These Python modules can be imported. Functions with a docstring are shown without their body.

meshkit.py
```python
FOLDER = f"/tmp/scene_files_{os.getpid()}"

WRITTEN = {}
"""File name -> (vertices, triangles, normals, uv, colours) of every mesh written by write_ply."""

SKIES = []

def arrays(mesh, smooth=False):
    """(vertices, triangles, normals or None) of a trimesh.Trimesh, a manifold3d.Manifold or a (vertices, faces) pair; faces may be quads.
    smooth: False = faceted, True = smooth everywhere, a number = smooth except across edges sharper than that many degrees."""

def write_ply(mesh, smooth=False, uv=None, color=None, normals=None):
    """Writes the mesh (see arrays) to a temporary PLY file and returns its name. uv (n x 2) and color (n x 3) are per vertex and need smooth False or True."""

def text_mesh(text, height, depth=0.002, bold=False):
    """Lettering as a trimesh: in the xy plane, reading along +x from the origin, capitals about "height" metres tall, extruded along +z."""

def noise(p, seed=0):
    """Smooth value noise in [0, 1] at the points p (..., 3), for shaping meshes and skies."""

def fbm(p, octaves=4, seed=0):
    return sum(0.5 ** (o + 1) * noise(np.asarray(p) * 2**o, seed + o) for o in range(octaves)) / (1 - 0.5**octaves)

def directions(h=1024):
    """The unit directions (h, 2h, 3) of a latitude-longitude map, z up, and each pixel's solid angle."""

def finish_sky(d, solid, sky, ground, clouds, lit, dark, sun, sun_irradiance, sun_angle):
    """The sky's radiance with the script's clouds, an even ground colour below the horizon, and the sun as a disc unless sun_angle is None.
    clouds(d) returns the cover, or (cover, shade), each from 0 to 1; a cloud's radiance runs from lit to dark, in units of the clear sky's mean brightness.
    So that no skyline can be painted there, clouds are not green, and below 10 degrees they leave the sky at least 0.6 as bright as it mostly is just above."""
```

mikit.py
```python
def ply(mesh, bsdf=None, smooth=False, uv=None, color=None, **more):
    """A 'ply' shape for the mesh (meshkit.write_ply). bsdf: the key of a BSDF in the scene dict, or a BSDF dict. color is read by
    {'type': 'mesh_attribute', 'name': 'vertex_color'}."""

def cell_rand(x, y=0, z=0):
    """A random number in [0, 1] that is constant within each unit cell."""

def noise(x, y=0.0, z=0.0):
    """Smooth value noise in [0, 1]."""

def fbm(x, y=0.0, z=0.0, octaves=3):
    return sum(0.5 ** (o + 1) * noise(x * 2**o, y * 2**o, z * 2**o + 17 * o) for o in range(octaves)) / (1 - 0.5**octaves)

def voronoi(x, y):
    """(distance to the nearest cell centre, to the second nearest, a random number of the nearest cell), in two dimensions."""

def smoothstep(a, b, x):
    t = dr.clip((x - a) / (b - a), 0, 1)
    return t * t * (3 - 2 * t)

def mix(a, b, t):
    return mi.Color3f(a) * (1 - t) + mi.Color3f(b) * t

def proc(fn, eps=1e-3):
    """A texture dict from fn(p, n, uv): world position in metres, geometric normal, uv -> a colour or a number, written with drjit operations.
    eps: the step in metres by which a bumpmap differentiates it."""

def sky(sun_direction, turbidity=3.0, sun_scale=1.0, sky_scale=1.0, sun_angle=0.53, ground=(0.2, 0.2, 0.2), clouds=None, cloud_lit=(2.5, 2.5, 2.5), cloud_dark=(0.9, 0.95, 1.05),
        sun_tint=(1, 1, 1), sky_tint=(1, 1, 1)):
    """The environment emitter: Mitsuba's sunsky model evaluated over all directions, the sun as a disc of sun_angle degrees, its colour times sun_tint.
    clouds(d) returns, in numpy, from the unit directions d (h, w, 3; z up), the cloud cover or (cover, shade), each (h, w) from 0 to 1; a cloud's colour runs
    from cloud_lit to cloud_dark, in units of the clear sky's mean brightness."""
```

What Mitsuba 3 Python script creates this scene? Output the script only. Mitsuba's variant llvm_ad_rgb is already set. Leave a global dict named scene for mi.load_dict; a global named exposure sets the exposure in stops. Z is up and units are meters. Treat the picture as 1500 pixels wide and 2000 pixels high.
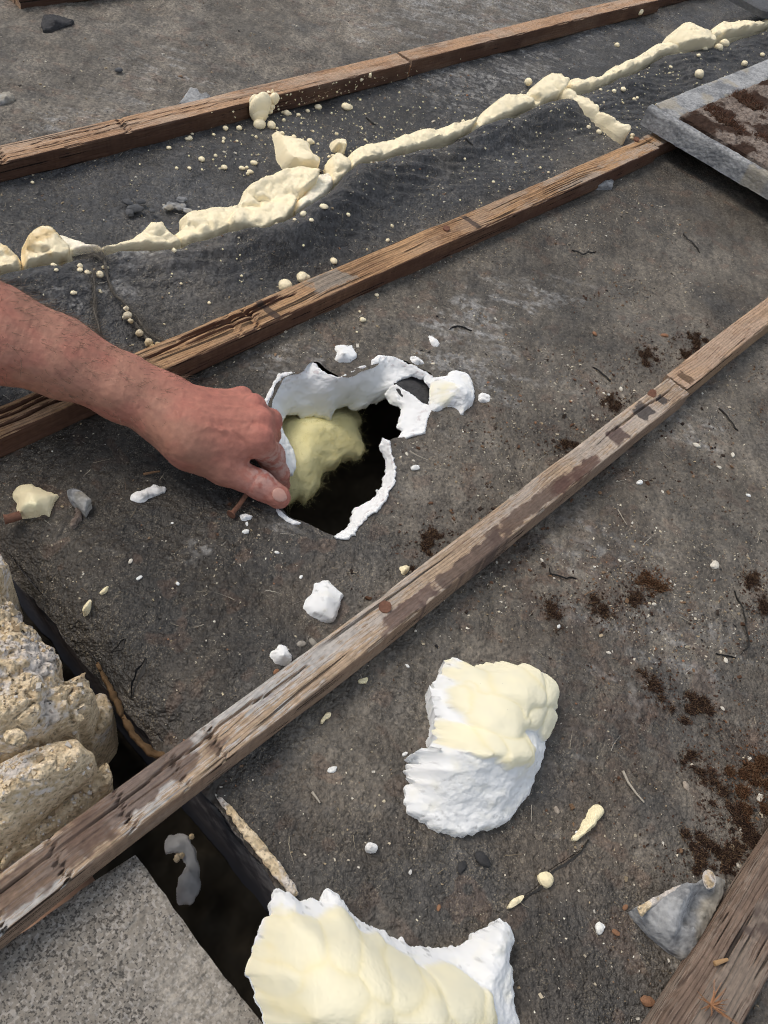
import math, numpy as np, trimesh, mitsuba as mi, drjit as dr, mikit
from mikit import proc, noise, fbm, voronoi, smoothstep, mix, cell_rand
from meshkit import noise as nz, fbm as nfbm
from scipy.spatial import Delaunay, cKDTree
from scipy.interpolate import RBFInterpolator
import shapely, shapely.affinity
from shapely.geometry import Polygon, LineString
T = mi.ScalarTransform4f
# ---------------------------------------------------------------- camera, sky, exposure
scene, labels = {}, {}
CR = np.array([[0.69533996, 0.46884598, -0.54468871], [-0.6936258, 0.63618068, -0.33787185], [0.18811058, 0.61274594, 0.76756552]])
scene['camera'] = {'type': 'perspective', 'fov': math.degrees(2 * math.atan(750 / 1580)), 'fov_axis': 'x', 'near_clip': 0.01, 'far_clip': 500.0,
                   'to_world': T().look_at(origin=[0, 0, 0.56], target=(np.array([0, 0, 0.56]) - CR[:, 2]).tolist(), up=CR[:, 1].tolist())}
scene['sky_light'] = mikit.sky([-0.16, 0.56, 0.81], turbidity=4, sun_scale=0.42, sun_angle=30, sky_scale=1.0, sky_tint=(1.0, 1.0, 1.0),
                               clouds=lambda d: 0.85 + 0.15 * nfbm(d * 3, 3), sun_tint=(.90, .97, 1.10), cloud_lit=(1.2, 1.3, 1.45), cloud_dark=(0.9, 0.95, 1.0), ground=(0.12, 0.12, 0.12))
exposure = 2.05
RNG = np.random.default_rng(7)

# ---------------------------------------------------------------- helpers
def key_of(name):
    if name not in scene and name not in labels and not any(k.startswith(name + '__') for k in scene):
        return name
    i = 1
    while f'{name}_{i:03d}' in scene or f'{name}_{i:03d}' in labels or any(k.startswith(f'{name}_{i:03d}__') for k in scene):
        i += 1
    return f'{name}_{i:03d}'
def tag(k, label=None, cat=None, group=None, kind=None):
    d = labels.setdefault(k, {})
    for a, b in (('label', label), ('category', cat), ('group', group), ('kind', kind)):
        if b: d[a] = b
    return k
def put(name, mesh, mat, smooth=True, color=None, parent=None, **more):
    k = key_of((parent + '__' if parent else '') + name)
    scene[k] = mikit.ply(mesh, mat, smooth=smooth, color=color, **more)
    return k
def cat(ms):
    ms = [m for m in ms if m is not None]
    return trimesh.util.concatenate([m if isinstance(m, trimesh.Trimesh) else trimesh.Trimesh(*m, process=False) for m in ms])
def unit(v):
    v = np.asarray(v, float); return v / np.linalg.norm(v)
def resample(P, step, closed=True, chaikin=1):
    P = np.asarray(P, float)
    for _ in range(chaikin):
        Q = np.roll(P, -1, 0) if closed else None
        if closed:
            P = np.stack([.8 * P + .2 * Q, .2 * P + .8 * Q], 1).reshape(-1, P.shape[1])
    if closed: P = np.vstack([P, P[:1]])
    L = np.r_[0, np.cumsum(np.linalg.norm(np.diff(P, axis=0), axis=1))]
    n = max(8 if closed else 2, int(L[-1] / step))
    t = np.linspace(0, L[-1], n, endpoint=not closed)
    return np.stack([np.interp(t, L, P[:, i]) for i in range(P.shape[1])], 1)
def rough_noise(p, spec, seed=0):
    s = 0
    for amp, freq, octv in spec:
        s = s + amp * 2 * (nfbm(p * freq, octv, seed) - .5)
    return s
def worley(p, size, seed=0):
    """rounded lumps of about this size, parted by creases: from 0 to 1"""
    lo, hi = p.min(0) - size, p.max(0) + size; n = np.maximum(1, ((hi - lo) / size).astype(int) + 1)
    g = np.stack(np.meshgrid(*[np.arange(k) for k in n], indexing='ij'), -1).reshape(-1, 3)
    q = lo + (g + np.random.default_rng(seed).random(g.shape)) * size
    d, _ = cKDTree(q).query(p + size * .35 * (np.stack([nz(p * 1.3 / size, seed + k) for k in range(3)], -1) - .5), k=2)
    return np.minimum(1, 1.6 * (d[:, 1] - d[:, 0]) / size) ** .5 * (1 - .5 * d[:, 0] / size)
def slab(outline, ctrl=(), n=(0, -.45, .9), step=.003, jag=(.0015, 150), rough=((.0015, 120, 3),), edge=.004, lobes=(), thick=None, ground=None, holes=(), seed=0, chaikin=1, colf=None, smoothing=0, crease=0.0, cells=(), lobe_calm=0.0):
    """A solid with the given outline (world points): its upper surface passes through the outline and the points ctrl, swells into lobes, is rough and rounds off at the rim;
    below it is either thick metres through or goes down to z = ground."""
    n = unit(n); e1 = unit(np.cross([0, 1, .2], n)); e2 = np.cross(n, e1); F = np.stack([e1, e2, n])
    def ring(O, sd):
        O = resample(O, step, True, chaikin)
        t = np.roll(O, -1, 0) - np.roll(O, 1, 0); nn = np.cross(t, n); nn /= np.linalg.norm(nn, axis=1, keepdims=True) + 1e-9
        return O + nn * (2 * jag[0] * (nfbm(O * jag[1], 3, sd) - .5))[:, None]
    O3 = [ring(np.array(outline)[:, :3], seed + 5)] + [ring(np.array(h)[:, :3], seed + 6) for h in holes]
    O = [o @ F.T for o in O3]
    poly = Polygon(O[0][:, :2], [o[:, :2] for o in O[1:]]).buffer(0)
    if poly.geom_type != 'Polygon': poly = max(poly.geoms, key=lambda g: g.area)
    poly = shapely.segmentize(poly.simplify(step * .1), step * 1.2)
    loops = [np.array(r.coords)[:-1] for r in [poly.exterior, *poly.interiors] if r.length > 3 * step]
    B = np.vstack(loops)
    x0, y0, x1, y1 = poly.bounds
    gx, gy = np.meshgrid(np.arange(x0, x1, step), np.arange(y0, y1, step * .866)); gx[1::2] += step / 2
    G = np.stack([gx.ravel(), gy.ravel()], 1) + np.random.default_rng(seed).uniform(-.18, .18, (gx.size, 2)) * step
    bd = shapely.boundary(poly)
    pts = shapely.points(G); ok = shapely.contains(poly, pts); G = G[ok]; dG = shapely.distance(pts[ok], bd)
    G, dG = G[dG > step * .5], dG[dG > step * .5]
    V = np.vstack([B, G]); d = np.r_[np.zeros(len(B)), dG]; nb = len(B)
    tri = Delaunay(V).simplices
    c = V[tri].mean(1); tri = tri[shapely.contains(poly, shapely.points(c))]
    a = np.cross(V[tri[:, 1]] - V[tri[:, 0]], V[tri[:, 2]] - V[tri[:, 0]]); tri = tri[np.abs(a) > 1e-12]; a = a[np.abs(a) > 1e-12]
    tri[a < 0] = tri[a < 0][:, ::-1]
    C = np.vstack([np.vstack([o[::max(1, len(o) // 70)] for o in O])] + ([np.array([q[:3] for q in ctrl]) @ F.T] if len(ctrl) else []))
    _, iu = np.unique(np.round(C[:, :2] / 1e-4), axis=0, return_index=True); C = C[iu]
    w = RBFInterpolator(C[:, :2], C[:, 2], kernel='linear', smoothing=smoothing)(V)
    lob = np.zeros(len(V)); lo2 = np.zeros(len(V)); acc = np.zeros(len(V))
    for q in lobes:
        cc = np.array(q[:3]) @ F.T; r, am = q[3], q[4]
        wob = 1 + .45 * (nz(np.c_[V, V[:, :1] * 0] * 2.2 / r, seed + 31 + int(1e4 * abs(cc[0])) % 99) - .5) * 2
        h = am * np.sqrt(np.maximum(0, 1 - ((V - cc[:2]) ** 2).sum(1) * wob / r ** 2))
        lo2 = np.where(h > lob, lob, np.maximum(lo2, h)); acc = acc + np.exp(np.minimum(h, .05) / .00042) - 1; lob = np.maximum(lob, h)
    if lobe_calm and len(lobes): lob = np.where(lob > 0, .00042 * np.log1p(acc), 0)
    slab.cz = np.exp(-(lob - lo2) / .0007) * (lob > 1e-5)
    if crease: lob = lob - crease * np.exp(-(lob - lo2) / crease) * (lob > 0)
    e = np.minimum(d / edge, 1)
    body = w + lob * np.minimum(d / (edge * 1.0), 1) - edge * (1 - np.sqrt(1 - (1 - e) ** 2))
    P = np.c_[V, body] @ F
    body = body + rough_noise(P, rough, seed) * (0.35 + .65 * e) * (1 - lobe_calm * np.clip(lob / .003, 0, 1))
    for ca, cs in cells: body = body + ca * worley(P, cs, seed) * (0.3 + .7 * e)
    P = np.c_[V, body] @ F
    faces = [tri]; verts = [P]
    cols = colf(P, lob, d) if colf else None
    if ground is not None:
        off = len(P); at = 0
        ng = lambda Q: np.c_[Q[:, :2], np.full(len(Q), ground)]
        for lp in loops:
            m = len(lp); top = P[at:at + m]; low = ng(top) 
            low[:, :2] = low[:, :2] + .0 
            R = [top, top * .6 + low * .4, low]
            R[1] = R[1] + rough_noise(R[1], [(r[0] * .8, r[1], r[2]) for r in rough], seed + 3)[:, None] * np.array([1, -1, 0]) * .7
            base = off; i = np.arange(m); j = (i + 1) % m
            for k in range(3): verts.append(R[k])
            if colf is not None: cols = np.vstack([cols] + [colf(R[k], np.zeros(m), np.zeros(m)) for k in range(3)])
            for k in range(2):
                a0, b0 = base + k * m, base + (k + 1) * m
                faces += [np.stack([b0 + i, b0 + j, a0 + j], 1), np.stack([b0 + i, a0 + j, a0 + i], 1)]
            off += 3 * m; at += m
    elif thick:
        bi = np.arange(nb, len(V)); mp = np.r_[np.arange(nb), len(P) + np.arange(len(V) - nb)]
        wb = body[nb:] - thick * np.sqrt(np.minimum(d[nb:] / thick, 1)) - edge * .3
        Q = np.c_[V[nb:], wb] @ F
        verts.append(Q); faces.append(mp[tri][:, ::-1])
        if colf is not None: cols = np.vstack([cols, colf(Q, np.zeros(len(Q)), d[nb:])])
    m = trimesh.Trimesh(np.vstack(verts), np.vstack(faces), process=False)
    return (m, cols) if colf else m
def tube(path, radii, k=10, cap=True):
    P = np.asarray(path, float); r = np.broadcast_to(radii, len(P)); t = np.gradient(P, axis=0); t /= np.linalg.norm(t, axis=1, keepdims=True) + 1e-12
    u = np.cross(t, [0.13, 0.27, 0.95]); u /= np.linalg.norm(u, axis=1, keepdims=True) + 1e-9; v = np.cross(t, u)
    a = np.linspace(0, 2 * np.pi, k, endpoint=False)
    V = (P[:, None] + r[:, None, None] * (np.cos(a)[None, :, None] * u[:, None] + np.sin(a)[None, :, None] * v[:, None])).reshape(-1, 3)
    F = []
    i = np.arange(k); j = (i + 1) % k
    for s in range(len(P) - 1):
        a0, b0 = s * k, (s + 1) * k
        F += [np.stack([a0 + i, a0 + j, b0 + j], 1), np.stack([a0 + i, b0 + j, b0 + i], 1)]
    if cap:
        V = np.vstack([V, P[0], P[-1]]); n0 = len(P) * k
        F += [np.stack([np.full(k, n0), j, i], 1), np.stack([np.full(k, n0 + 1), n0 - k + i, n0 - k + j], 1)]
    return trimesh.Trimesh(V, np.vstack(F), process=False)
ICO = {s: trimesh.creation.icosphere(subdivisions=s) for s in (0, 1, 2, 3)}
def blob(c, r, seed=0, sub=2, amp=.18, freq=1.3, squash=(1, 1, 1), fine=0, rz=0):
    m = ICO[sub].copy(); v = m.vertices
    k = 1 + amp * 2 * (nfbm(v * freq + seed * 3.7, 3, seed) - .5) + fine * 2 * (nfbm(v * freq * 5 + seed, 3, seed + 1) - .5)
    v = v * k[:, None] * r * np.array(squash)
    cz, sz = math.cos(rz), math.sin(rz)
    m.vertices = v @ np.array([[cz, sz, 0], [-sz, cz, 0], [0, 0, 1]]) + c
    return m
def surface_nets(f, lo, h):
    """The zero surface of the samples f (nx, ny, nz) as triangles."""
    s = f < 0; nx, ny, nzv = f.shape
    cnt = np.zeros((nx - 1, ny - 1, nzv - 1)); acc = np.zeros(cnt.shape + (3,)); ins = np.zeros(cnt.shape, int)
    cor = [(a, b, c) for a in (0, 1) for b in (0, 1) for c in (0, 1)]
    sl = lambda A, o: A[o[0]:nx - 1 + o[0], o[1]:ny - 1 + o[1], o[2]:nzv - 1 + o[2]]
    for o in cor: ins += sl(s, o)
    mixed = (ins > 0) & (ins < 8)
    I = np.argwhere(mixed)
    acc = np.zeros((len(I), 3)); cnt = np.zeros(len(I))
    for a in cor:
        for ax in range(3):
            if a[ax]: continue
            b = list(a); b[ax] = 1
            fa = f[tuple((I + a).T)]; fb = f[tuple((I + b).T)]
            x = (fa < 0) != (fb < 0)
            t = np.where(x, fa / np.where(x, fa - fb, 1), 0)
            p = np.array(a, float) + np.eye(3)[ax] * t[:, None]
            acc[x] += p[x]; cnt[x] += 1
    V = (I + acc / cnt[:, None]) * h + lo
    idx = -np.ones(mixed.shape, int); idx[tuple(I.T)] = np.arange(len(I))
    F = []
    for ax in range(3):
        u, v = (ax + 1) % 3, (ax + 2) % 3
        A = [slice(1, -1)] * 3; A[ax] = slice(0, -1); Bs = list(A); Bs[ax] = slice(1, None)
        sa, sb = s[tuple(A)], s[tuple(Bs)]
        E = np.argwhere(sa != sb); o = np.ones(3, int); o[ax] = 0; E = E + o
        flip = s[tuple(E.T)]
        def q(du, dv):
            g = E.copy(); g[:, u] -= du; g[:, v] -= dv; return idx[tuple(g.T)]
        a, b, c, d = q(1, 1), q(0, 1), q(0, 0), q(1, 0)
        quad = np.stack([a, b, c, d], 1); quad[~flip] = quad[~flip][:, ::-1]
        quad = quad[(quad >= 0).all(1)]
        F += [quad[:, [0, 1, 2]], quad[:, [0, 2, 3]]]
    return trimesh.Trimesh(V, np.vstack(F), process=False)

# ---------------------------------------------------------------- materials
def pbsdf(color, rough=.8, spec=.3, bump=None, scale=1.0, eps=3e-4, **more):
    b = {'type': 'principled', 'base_color': color if isinstance(color, dict) else {'type': 'rgb', 'value': list(color)}, 'roughness': rough, 'specular': spec, **more}
    if bump: b = {'type': 'bumpmap', 'arbitrary': proc(bump, eps=eps), 'scale': scale, 'bsdf': b}
    return {'type': 'twosided', 'bsdf': b}
VC = {'type': 'mesh_attribute', 'name': 'vertex_color'}
C3 = mi.Color3f
def gblob(p, x, y, r, s=1.0, ang=0.0, stretch=1.0):
    ca, sa = math.cos(ang), math.sin(ang)
    dx, dy = p.x - x, p.y - y
    u, v = (dx * ca + dy * sa) / stretch, -dx * sa + dy * ca
    return s * dr.exp(-(u * u + v * v) / (r * r))
def felt_color(p, n, uv):
    x, y = p.x, p.y
    big = fbm(x * 9, y * 9, 3.1, 3); med = fbm(x * 45, y * 45, 7.7, 3); fine = fbm(x * 420, y * 420, p.z * 420, 3)
    wisp = fbm((x + .7 * y) * 60, (y - .7 * x) * 16 + 3 * big, 1.5, 3)
    brown = smoothstep(.35, .65, fbm(x * 22, y * 22, 9.2, 3))
    c = mix(C3(.058, .055, .053), C3(.076, .064, .053), brown)
    # the band under the foam is blacker, bare bitumen; the far and right areas carry grey-brown dirt
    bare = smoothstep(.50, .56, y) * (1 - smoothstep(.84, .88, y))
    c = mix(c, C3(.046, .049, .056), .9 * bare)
    dirt = smoothstep(.38, .72, big + .22 * (1 - bare) * smoothstep(.25, .6, x) + .16 * smoothstep(.88, 1.0, y) - .20 * bare)
    c = mix(c, C3(.165, .147, .126), dirt * (.35 + .65 * smoothstep(.3, .7, med)) * .85)
    dark = 1.6 * gblob(p, .27, .42, .13) + gblob(p, .17, .3, .09) + .6 * gblob(p, .8, .43, .12, 1, 0, 3) + .5 * gblob(p, .9, .80, .09, 1, 0, 4) + .6 * gblob(p, 1.6, .40, .2, 1, 0, 2)  # darker patches; beside the arm its shadow is painted into the felt colour
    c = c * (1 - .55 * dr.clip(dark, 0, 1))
    dust = gblob(p, .66, .36, .05, 1, .3, 2) + gblob(p, .62, .31, .05, 1, .3, 1.2) + gblob(p, .76, .13, .05) + gblob(p, .5, -.02, .09, .8) + gblob(p, .45, .44, .05) + gblob(p, .24, .31, .018, 1.2) \
        + gblob(p, .31, .29, .02, 1, .9, 2.5) + gblob(p, .70, 1.02, .12, .8) + gblob(p, 1.5, 1.0, .3, .8) + gblob(p, 1.1, .76, .07, .9) + 1.2 * gblob(p, .80, .365, .035, 1, -.3, 2) + gblob(p, .66, .40, .03, 1, .5, 2.5) + gblob(p, 1.2, .80, .06, 1, 0, 3) + .8 * gblob(p, 1.3, 1.0, .1, 1, 0, 3) + .8 * gblob(p, .50, .93, .05, 1, 0, 2) + gblob(p, .33, .62, .03, .9, 0, 3) + gblob(p, .43, .66, .03, 1.3, 0, 2) + gblob(p, .40, .02, .05, .6) + gblob(p, .55, .1, .06, .7)
    pale = smoothstep(.54, .74, wisp * .7 + med * .2 + .18 * dr.clip(dust, 0, 1.2)) * (.35 + .65 * dr.clip(dust, 0, 1))
    c = mix(c, C3(.25, .25, .255), .75 * dr.clip(pale, 0, 1) * smoothstep(.3, .62, fbm(x * 190, y * 190, 8, 3)))
    spk = smoothstep(.70, .82, noise(x * 1300, y * 1300, 4)) * smoothstep(.35, .65, fbm(x * 70, y * 70, 2, 2))
    c = mix(c, C3(.24, .21, .16), .5 * spk)
    mdust = gblob(p, .50, .06, .07) + gblob(p, .40, -.02, .06) + gblob(p, .45, .14, .05) + gblob(p, .48, -.12, .04) + gblob(p, .68, .21, .05)
    c = mix(c, C3(.075, .050, .038), dr.clip(mdust, 0, 1) * .6 * smoothstep(.45, .6, fbm(x * 95, y * 95, 51, 3)))
    rust = smoothstep(.66, .76, fbm(x * 60, y * 60, 31, 2)) * (1 - bare)
    c = mix(c, C3(.13, .07, .045), .22 * rust)
    salt = noise(x * 1100, y * 1100, 6); pep = smoothstep(.58, .85, noise(x * 800, y * 800, 16))
    streak = fbm((x * .8 + y * .6) * 34, (y * .8 - x * .6) * 150, 12, 3)
    shade_ = smoothstep(.30, .70, fbm(x * 13, y * 13, 40, 3))
    return 1.03 * c * C3(1.02, 1.0, .96) * (.80 + .40 * shade_) * (.66 + .34 * smoothstep(.25, .75, streak) + .5 * smoothstep(.2, .8, fine) + .22 * salt) * (1 - .25 * pep) * .84 * (.72 + .56 * smoothstep(.15, .85, noise(x * 430, y * 430, 61)) * (.6 + .4 * smoothstep(.3, .6, y)) + .12 * noise(x * 210, y * 210, 62))
def felt_bump(p, n, uv):
    return fbm(p.x * 700, p.y * 700, p.z * 700, 3) + 1.4 * fbm(p.x * 190, p.y * 190, p.z * 190, 2)
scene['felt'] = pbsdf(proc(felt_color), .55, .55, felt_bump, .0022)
def wood(name, dark, light, grey, face, greyf, seed, stains=()):
    def col(p, n, uv):
        x, y, z = p.x, p.y, p.z
        wob = .012 * fbm(x * 9, y * 9, seed, 2)
        big = fbm(x * 16 + seed * 3, y * 26, z * 26, 3); yy = y + wob + .004 * big
        ph = yy * 330 + z * 330 * .7 + 2.2 * fbm(x * 5 + seed, yy * 60, z * 60, 2); ring = dr.abs(ph - dr.floor(ph) - .5) * 2
        g = .45 * (1 - smoothstep(.55, 1, ring)) + .55 * fbm(x * 34 + seed, yy * 800, z * 800, 3); g2 = noise(x * 160, yy * 1900, z * 1900)
        c = mix(C3(dark), C3(light), smoothstep(.25, .75, .50 * g + .22 * g2 + .50 * big - .08))
        c = mix(c, C3(grey), dr.clip(smoothstep(.42, .62, fbm(x * 20 - seed, y * 90, z * 90, 3) + .5 * (g2 - .5)) * greyf(x, y, z), 0, 1))
        c = mix(c, C3(face), dr.clip(smoothstep(.35, .75, -n.y) * .96, 0, 1) * (.8 + .2 * smoothstep(.2, .6, big)))  # front faces: dark stained wood, with their shade painted in as well
        crack = smoothstep(.74, .80, noise(x * 9 + seed, yy * 620, z * 620)) * smoothstep(.45, .6, fbm(x * 13, y * 60, seed, 2))
        c = c * (1 - .8 * crack)
        for sx, sy, hx, hy, cc in stains:
            k = smoothstep(1.15, .85, dr.maximum(dr.abs(x - sx) / hx, dr.abs(y - sy) / hy) + .9 * (fbm(x * 130, y * 130, 5, 3) - .5))
            c = mix(c, C3(cc), .85 * k)
        return c * (.62 + .5 * fbm(x * 300, y * 900, z * 900, 2) + .26 * noise(x * 420, y * 60, z * 60))
    def bmp(p, n, uv):
        wob = .012 * fbm(p.x * 9, p.y * 9, seed, 2)
        return fbm(p.x * 22, (p.y + wob) * 700, p.z * 700, 3) - .8 * smoothstep(.72, .80, noise(p.x * 9 + seed, (p.y + wob + .004 * fbm(p.x * 16 + seed * 3, p.y * 26, p.z * 26, 3)) * 620, p.z * 620))
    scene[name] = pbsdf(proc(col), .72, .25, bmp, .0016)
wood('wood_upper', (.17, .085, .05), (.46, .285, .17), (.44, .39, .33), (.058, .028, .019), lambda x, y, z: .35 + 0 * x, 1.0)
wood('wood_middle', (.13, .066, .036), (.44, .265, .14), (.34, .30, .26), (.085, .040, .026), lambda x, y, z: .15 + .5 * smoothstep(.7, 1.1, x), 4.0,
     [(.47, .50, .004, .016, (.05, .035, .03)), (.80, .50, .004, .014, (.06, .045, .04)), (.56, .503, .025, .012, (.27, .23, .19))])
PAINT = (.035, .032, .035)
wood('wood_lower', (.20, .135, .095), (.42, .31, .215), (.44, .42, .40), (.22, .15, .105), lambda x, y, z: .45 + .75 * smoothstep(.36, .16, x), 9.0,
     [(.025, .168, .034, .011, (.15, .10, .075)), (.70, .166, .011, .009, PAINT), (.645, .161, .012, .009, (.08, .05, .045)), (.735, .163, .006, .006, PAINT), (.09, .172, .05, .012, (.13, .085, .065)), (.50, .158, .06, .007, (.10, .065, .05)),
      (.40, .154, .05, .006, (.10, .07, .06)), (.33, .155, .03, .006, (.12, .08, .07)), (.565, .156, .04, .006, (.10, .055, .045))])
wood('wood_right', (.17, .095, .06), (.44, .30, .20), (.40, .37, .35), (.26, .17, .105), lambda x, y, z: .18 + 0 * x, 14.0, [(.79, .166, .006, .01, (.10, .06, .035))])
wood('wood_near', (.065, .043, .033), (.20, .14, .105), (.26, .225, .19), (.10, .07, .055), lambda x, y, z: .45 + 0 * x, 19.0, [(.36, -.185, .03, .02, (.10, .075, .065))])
scene['foam'] = pbsdf(VC, .4, .45, lambda p, n, uv: fbm(p.x * 500, p.y * 500, p.z * 500, 3), .0007)
scene['torn_foam'] = pbsdf(VC, .8, .2, lambda p, n, uv: fbm(p.x * 380, p.y * 380, p.z * 380, 4), .0022)
def mortar_col(p, n, uv):
    big = fbm(p.x * 28, p.y * 28, p.z * 28, 3); f = fbm(p.x * 330, p.y * 330, p.z * 330, 3)
    c = mix(C3(.60, .47, .30), C3(.70, .58, .41), smoothstep(.3, .7, f))
    c = mix(c, C3(.60, .55, .50), smoothstep(.48, .60, big + .35 * (f - .5) + .6 * (p.z - .028) / .05 * smoothstep(.33, .42, p.y + .6 * p.z)))
    grit = smoothstep(.70, .78, noise(p.x * 520, p.y * 520, p.z * 520))
    return mix(c, C3(.16, .12, .09), .5 * grit) * (.55 + .6 * f + .3 * noise(p.x * 1000, p.y * 1000, p.z * 1000))
scene['mortar'] = pbsdf(proc(mortar_col), .92, .1, lambda p, n, uv: fbm(p.x * 330, p.y * 330, p.z * 330, 4), .0060)
def conc_col(p, n, uv):
    f = fbm(p.x * 260, p.y * 260, p.z * 260, 3); big = fbm(p.x * 22, p.y * 22, 3, 3)
    sp = fbm(p.x * 480, p.y * 480, p.z * 480, 4); pep = fbm(p.x * 950, p.y * 950, p.z * 950, 2)
    c = mix(C3(.19, .172, .15), C3(.42, .385, .34), smoothstep(.25, .75, .4 * f + .6 * sp))
    dk = smoothstep(.40, .60, big + .15 * f)
    c = mix(c, C3(.05, .047, .044), dr.clip(smoothstep(.60 - .10 * dk, .80 - .08 * dk, pep) * (.32 + .4 * dk) + .36 * dk * smoothstep(.3, .6, sp), 0, .85))
    c = mix(c, C3(.46, .43, .40),   .5 * smoothstep(.66, .8, noise(p.x * 700, p.y * 700, 3)))
    return c
scene['lichen_concrete'] = pbsdf(proc(conc_col), .93, .15, lambda p, n, uv: fbm(p.x * 300, p.y * 300, p.z * 300, 3), .0030)
def slate_col(p, n, uv):
    f = fbm(p.x * 300, p.y * 300, p.z * 300, 3); big = fbm(p.x * 40, p.y * 40, p.z * 40, 3)
    c = mix(C3(.15, .155, .165), C3(.36, .365, .37), smoothstep(.3, .7, .6 * big + .4 * f))
    c = mix(c, C3(.36, .31, .22), .5 * smoothstep(.58, .7, fbm(p.x * 35, p.y * 35, 17, 3)))
    return c * (.82 + .36 * f)
scene['grey_tile'] = pbsdf(proc(slate_col), .75, .35, lambda p, n, uv: fbm(p.x * 260, p.y * 260, p.z * 260, 3), .0018)
scene['dark_stone_and_shade'] = pbsdf(proc(lambda p, n, uv: C3(.085, .088, .095) * (.6 + .8 * fbm(p.x * 300, p.y * 300, p.z * 300, 3))), .8, .3)
def mossytile_col(p, n, uv):
    f = fbm(p.x * 200, p.y * 200, p.z * 200, 3); big = fbm(p.x * 26, p.y * 26, 5, 3)
    g = fbm(p.x * 500, p.y * 500, p.z * 500, 3)
    c = mix(C3(.10, .075, .062), C3(.27, .225, .195), smoothstep(.3, .7, .5 * f + .5 * g))
    return mix(c, C3(.045, .027, .020), smoothstep(.44, .56, big + .2 * (g - .5)))
scene['mossy_tile'] = pbsdf(proc(mossytile_col), .9, .15, lambda p, n, uv: fbm(p.x * 200, p.y * 200, p.z * 200, 3), .005)
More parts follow.
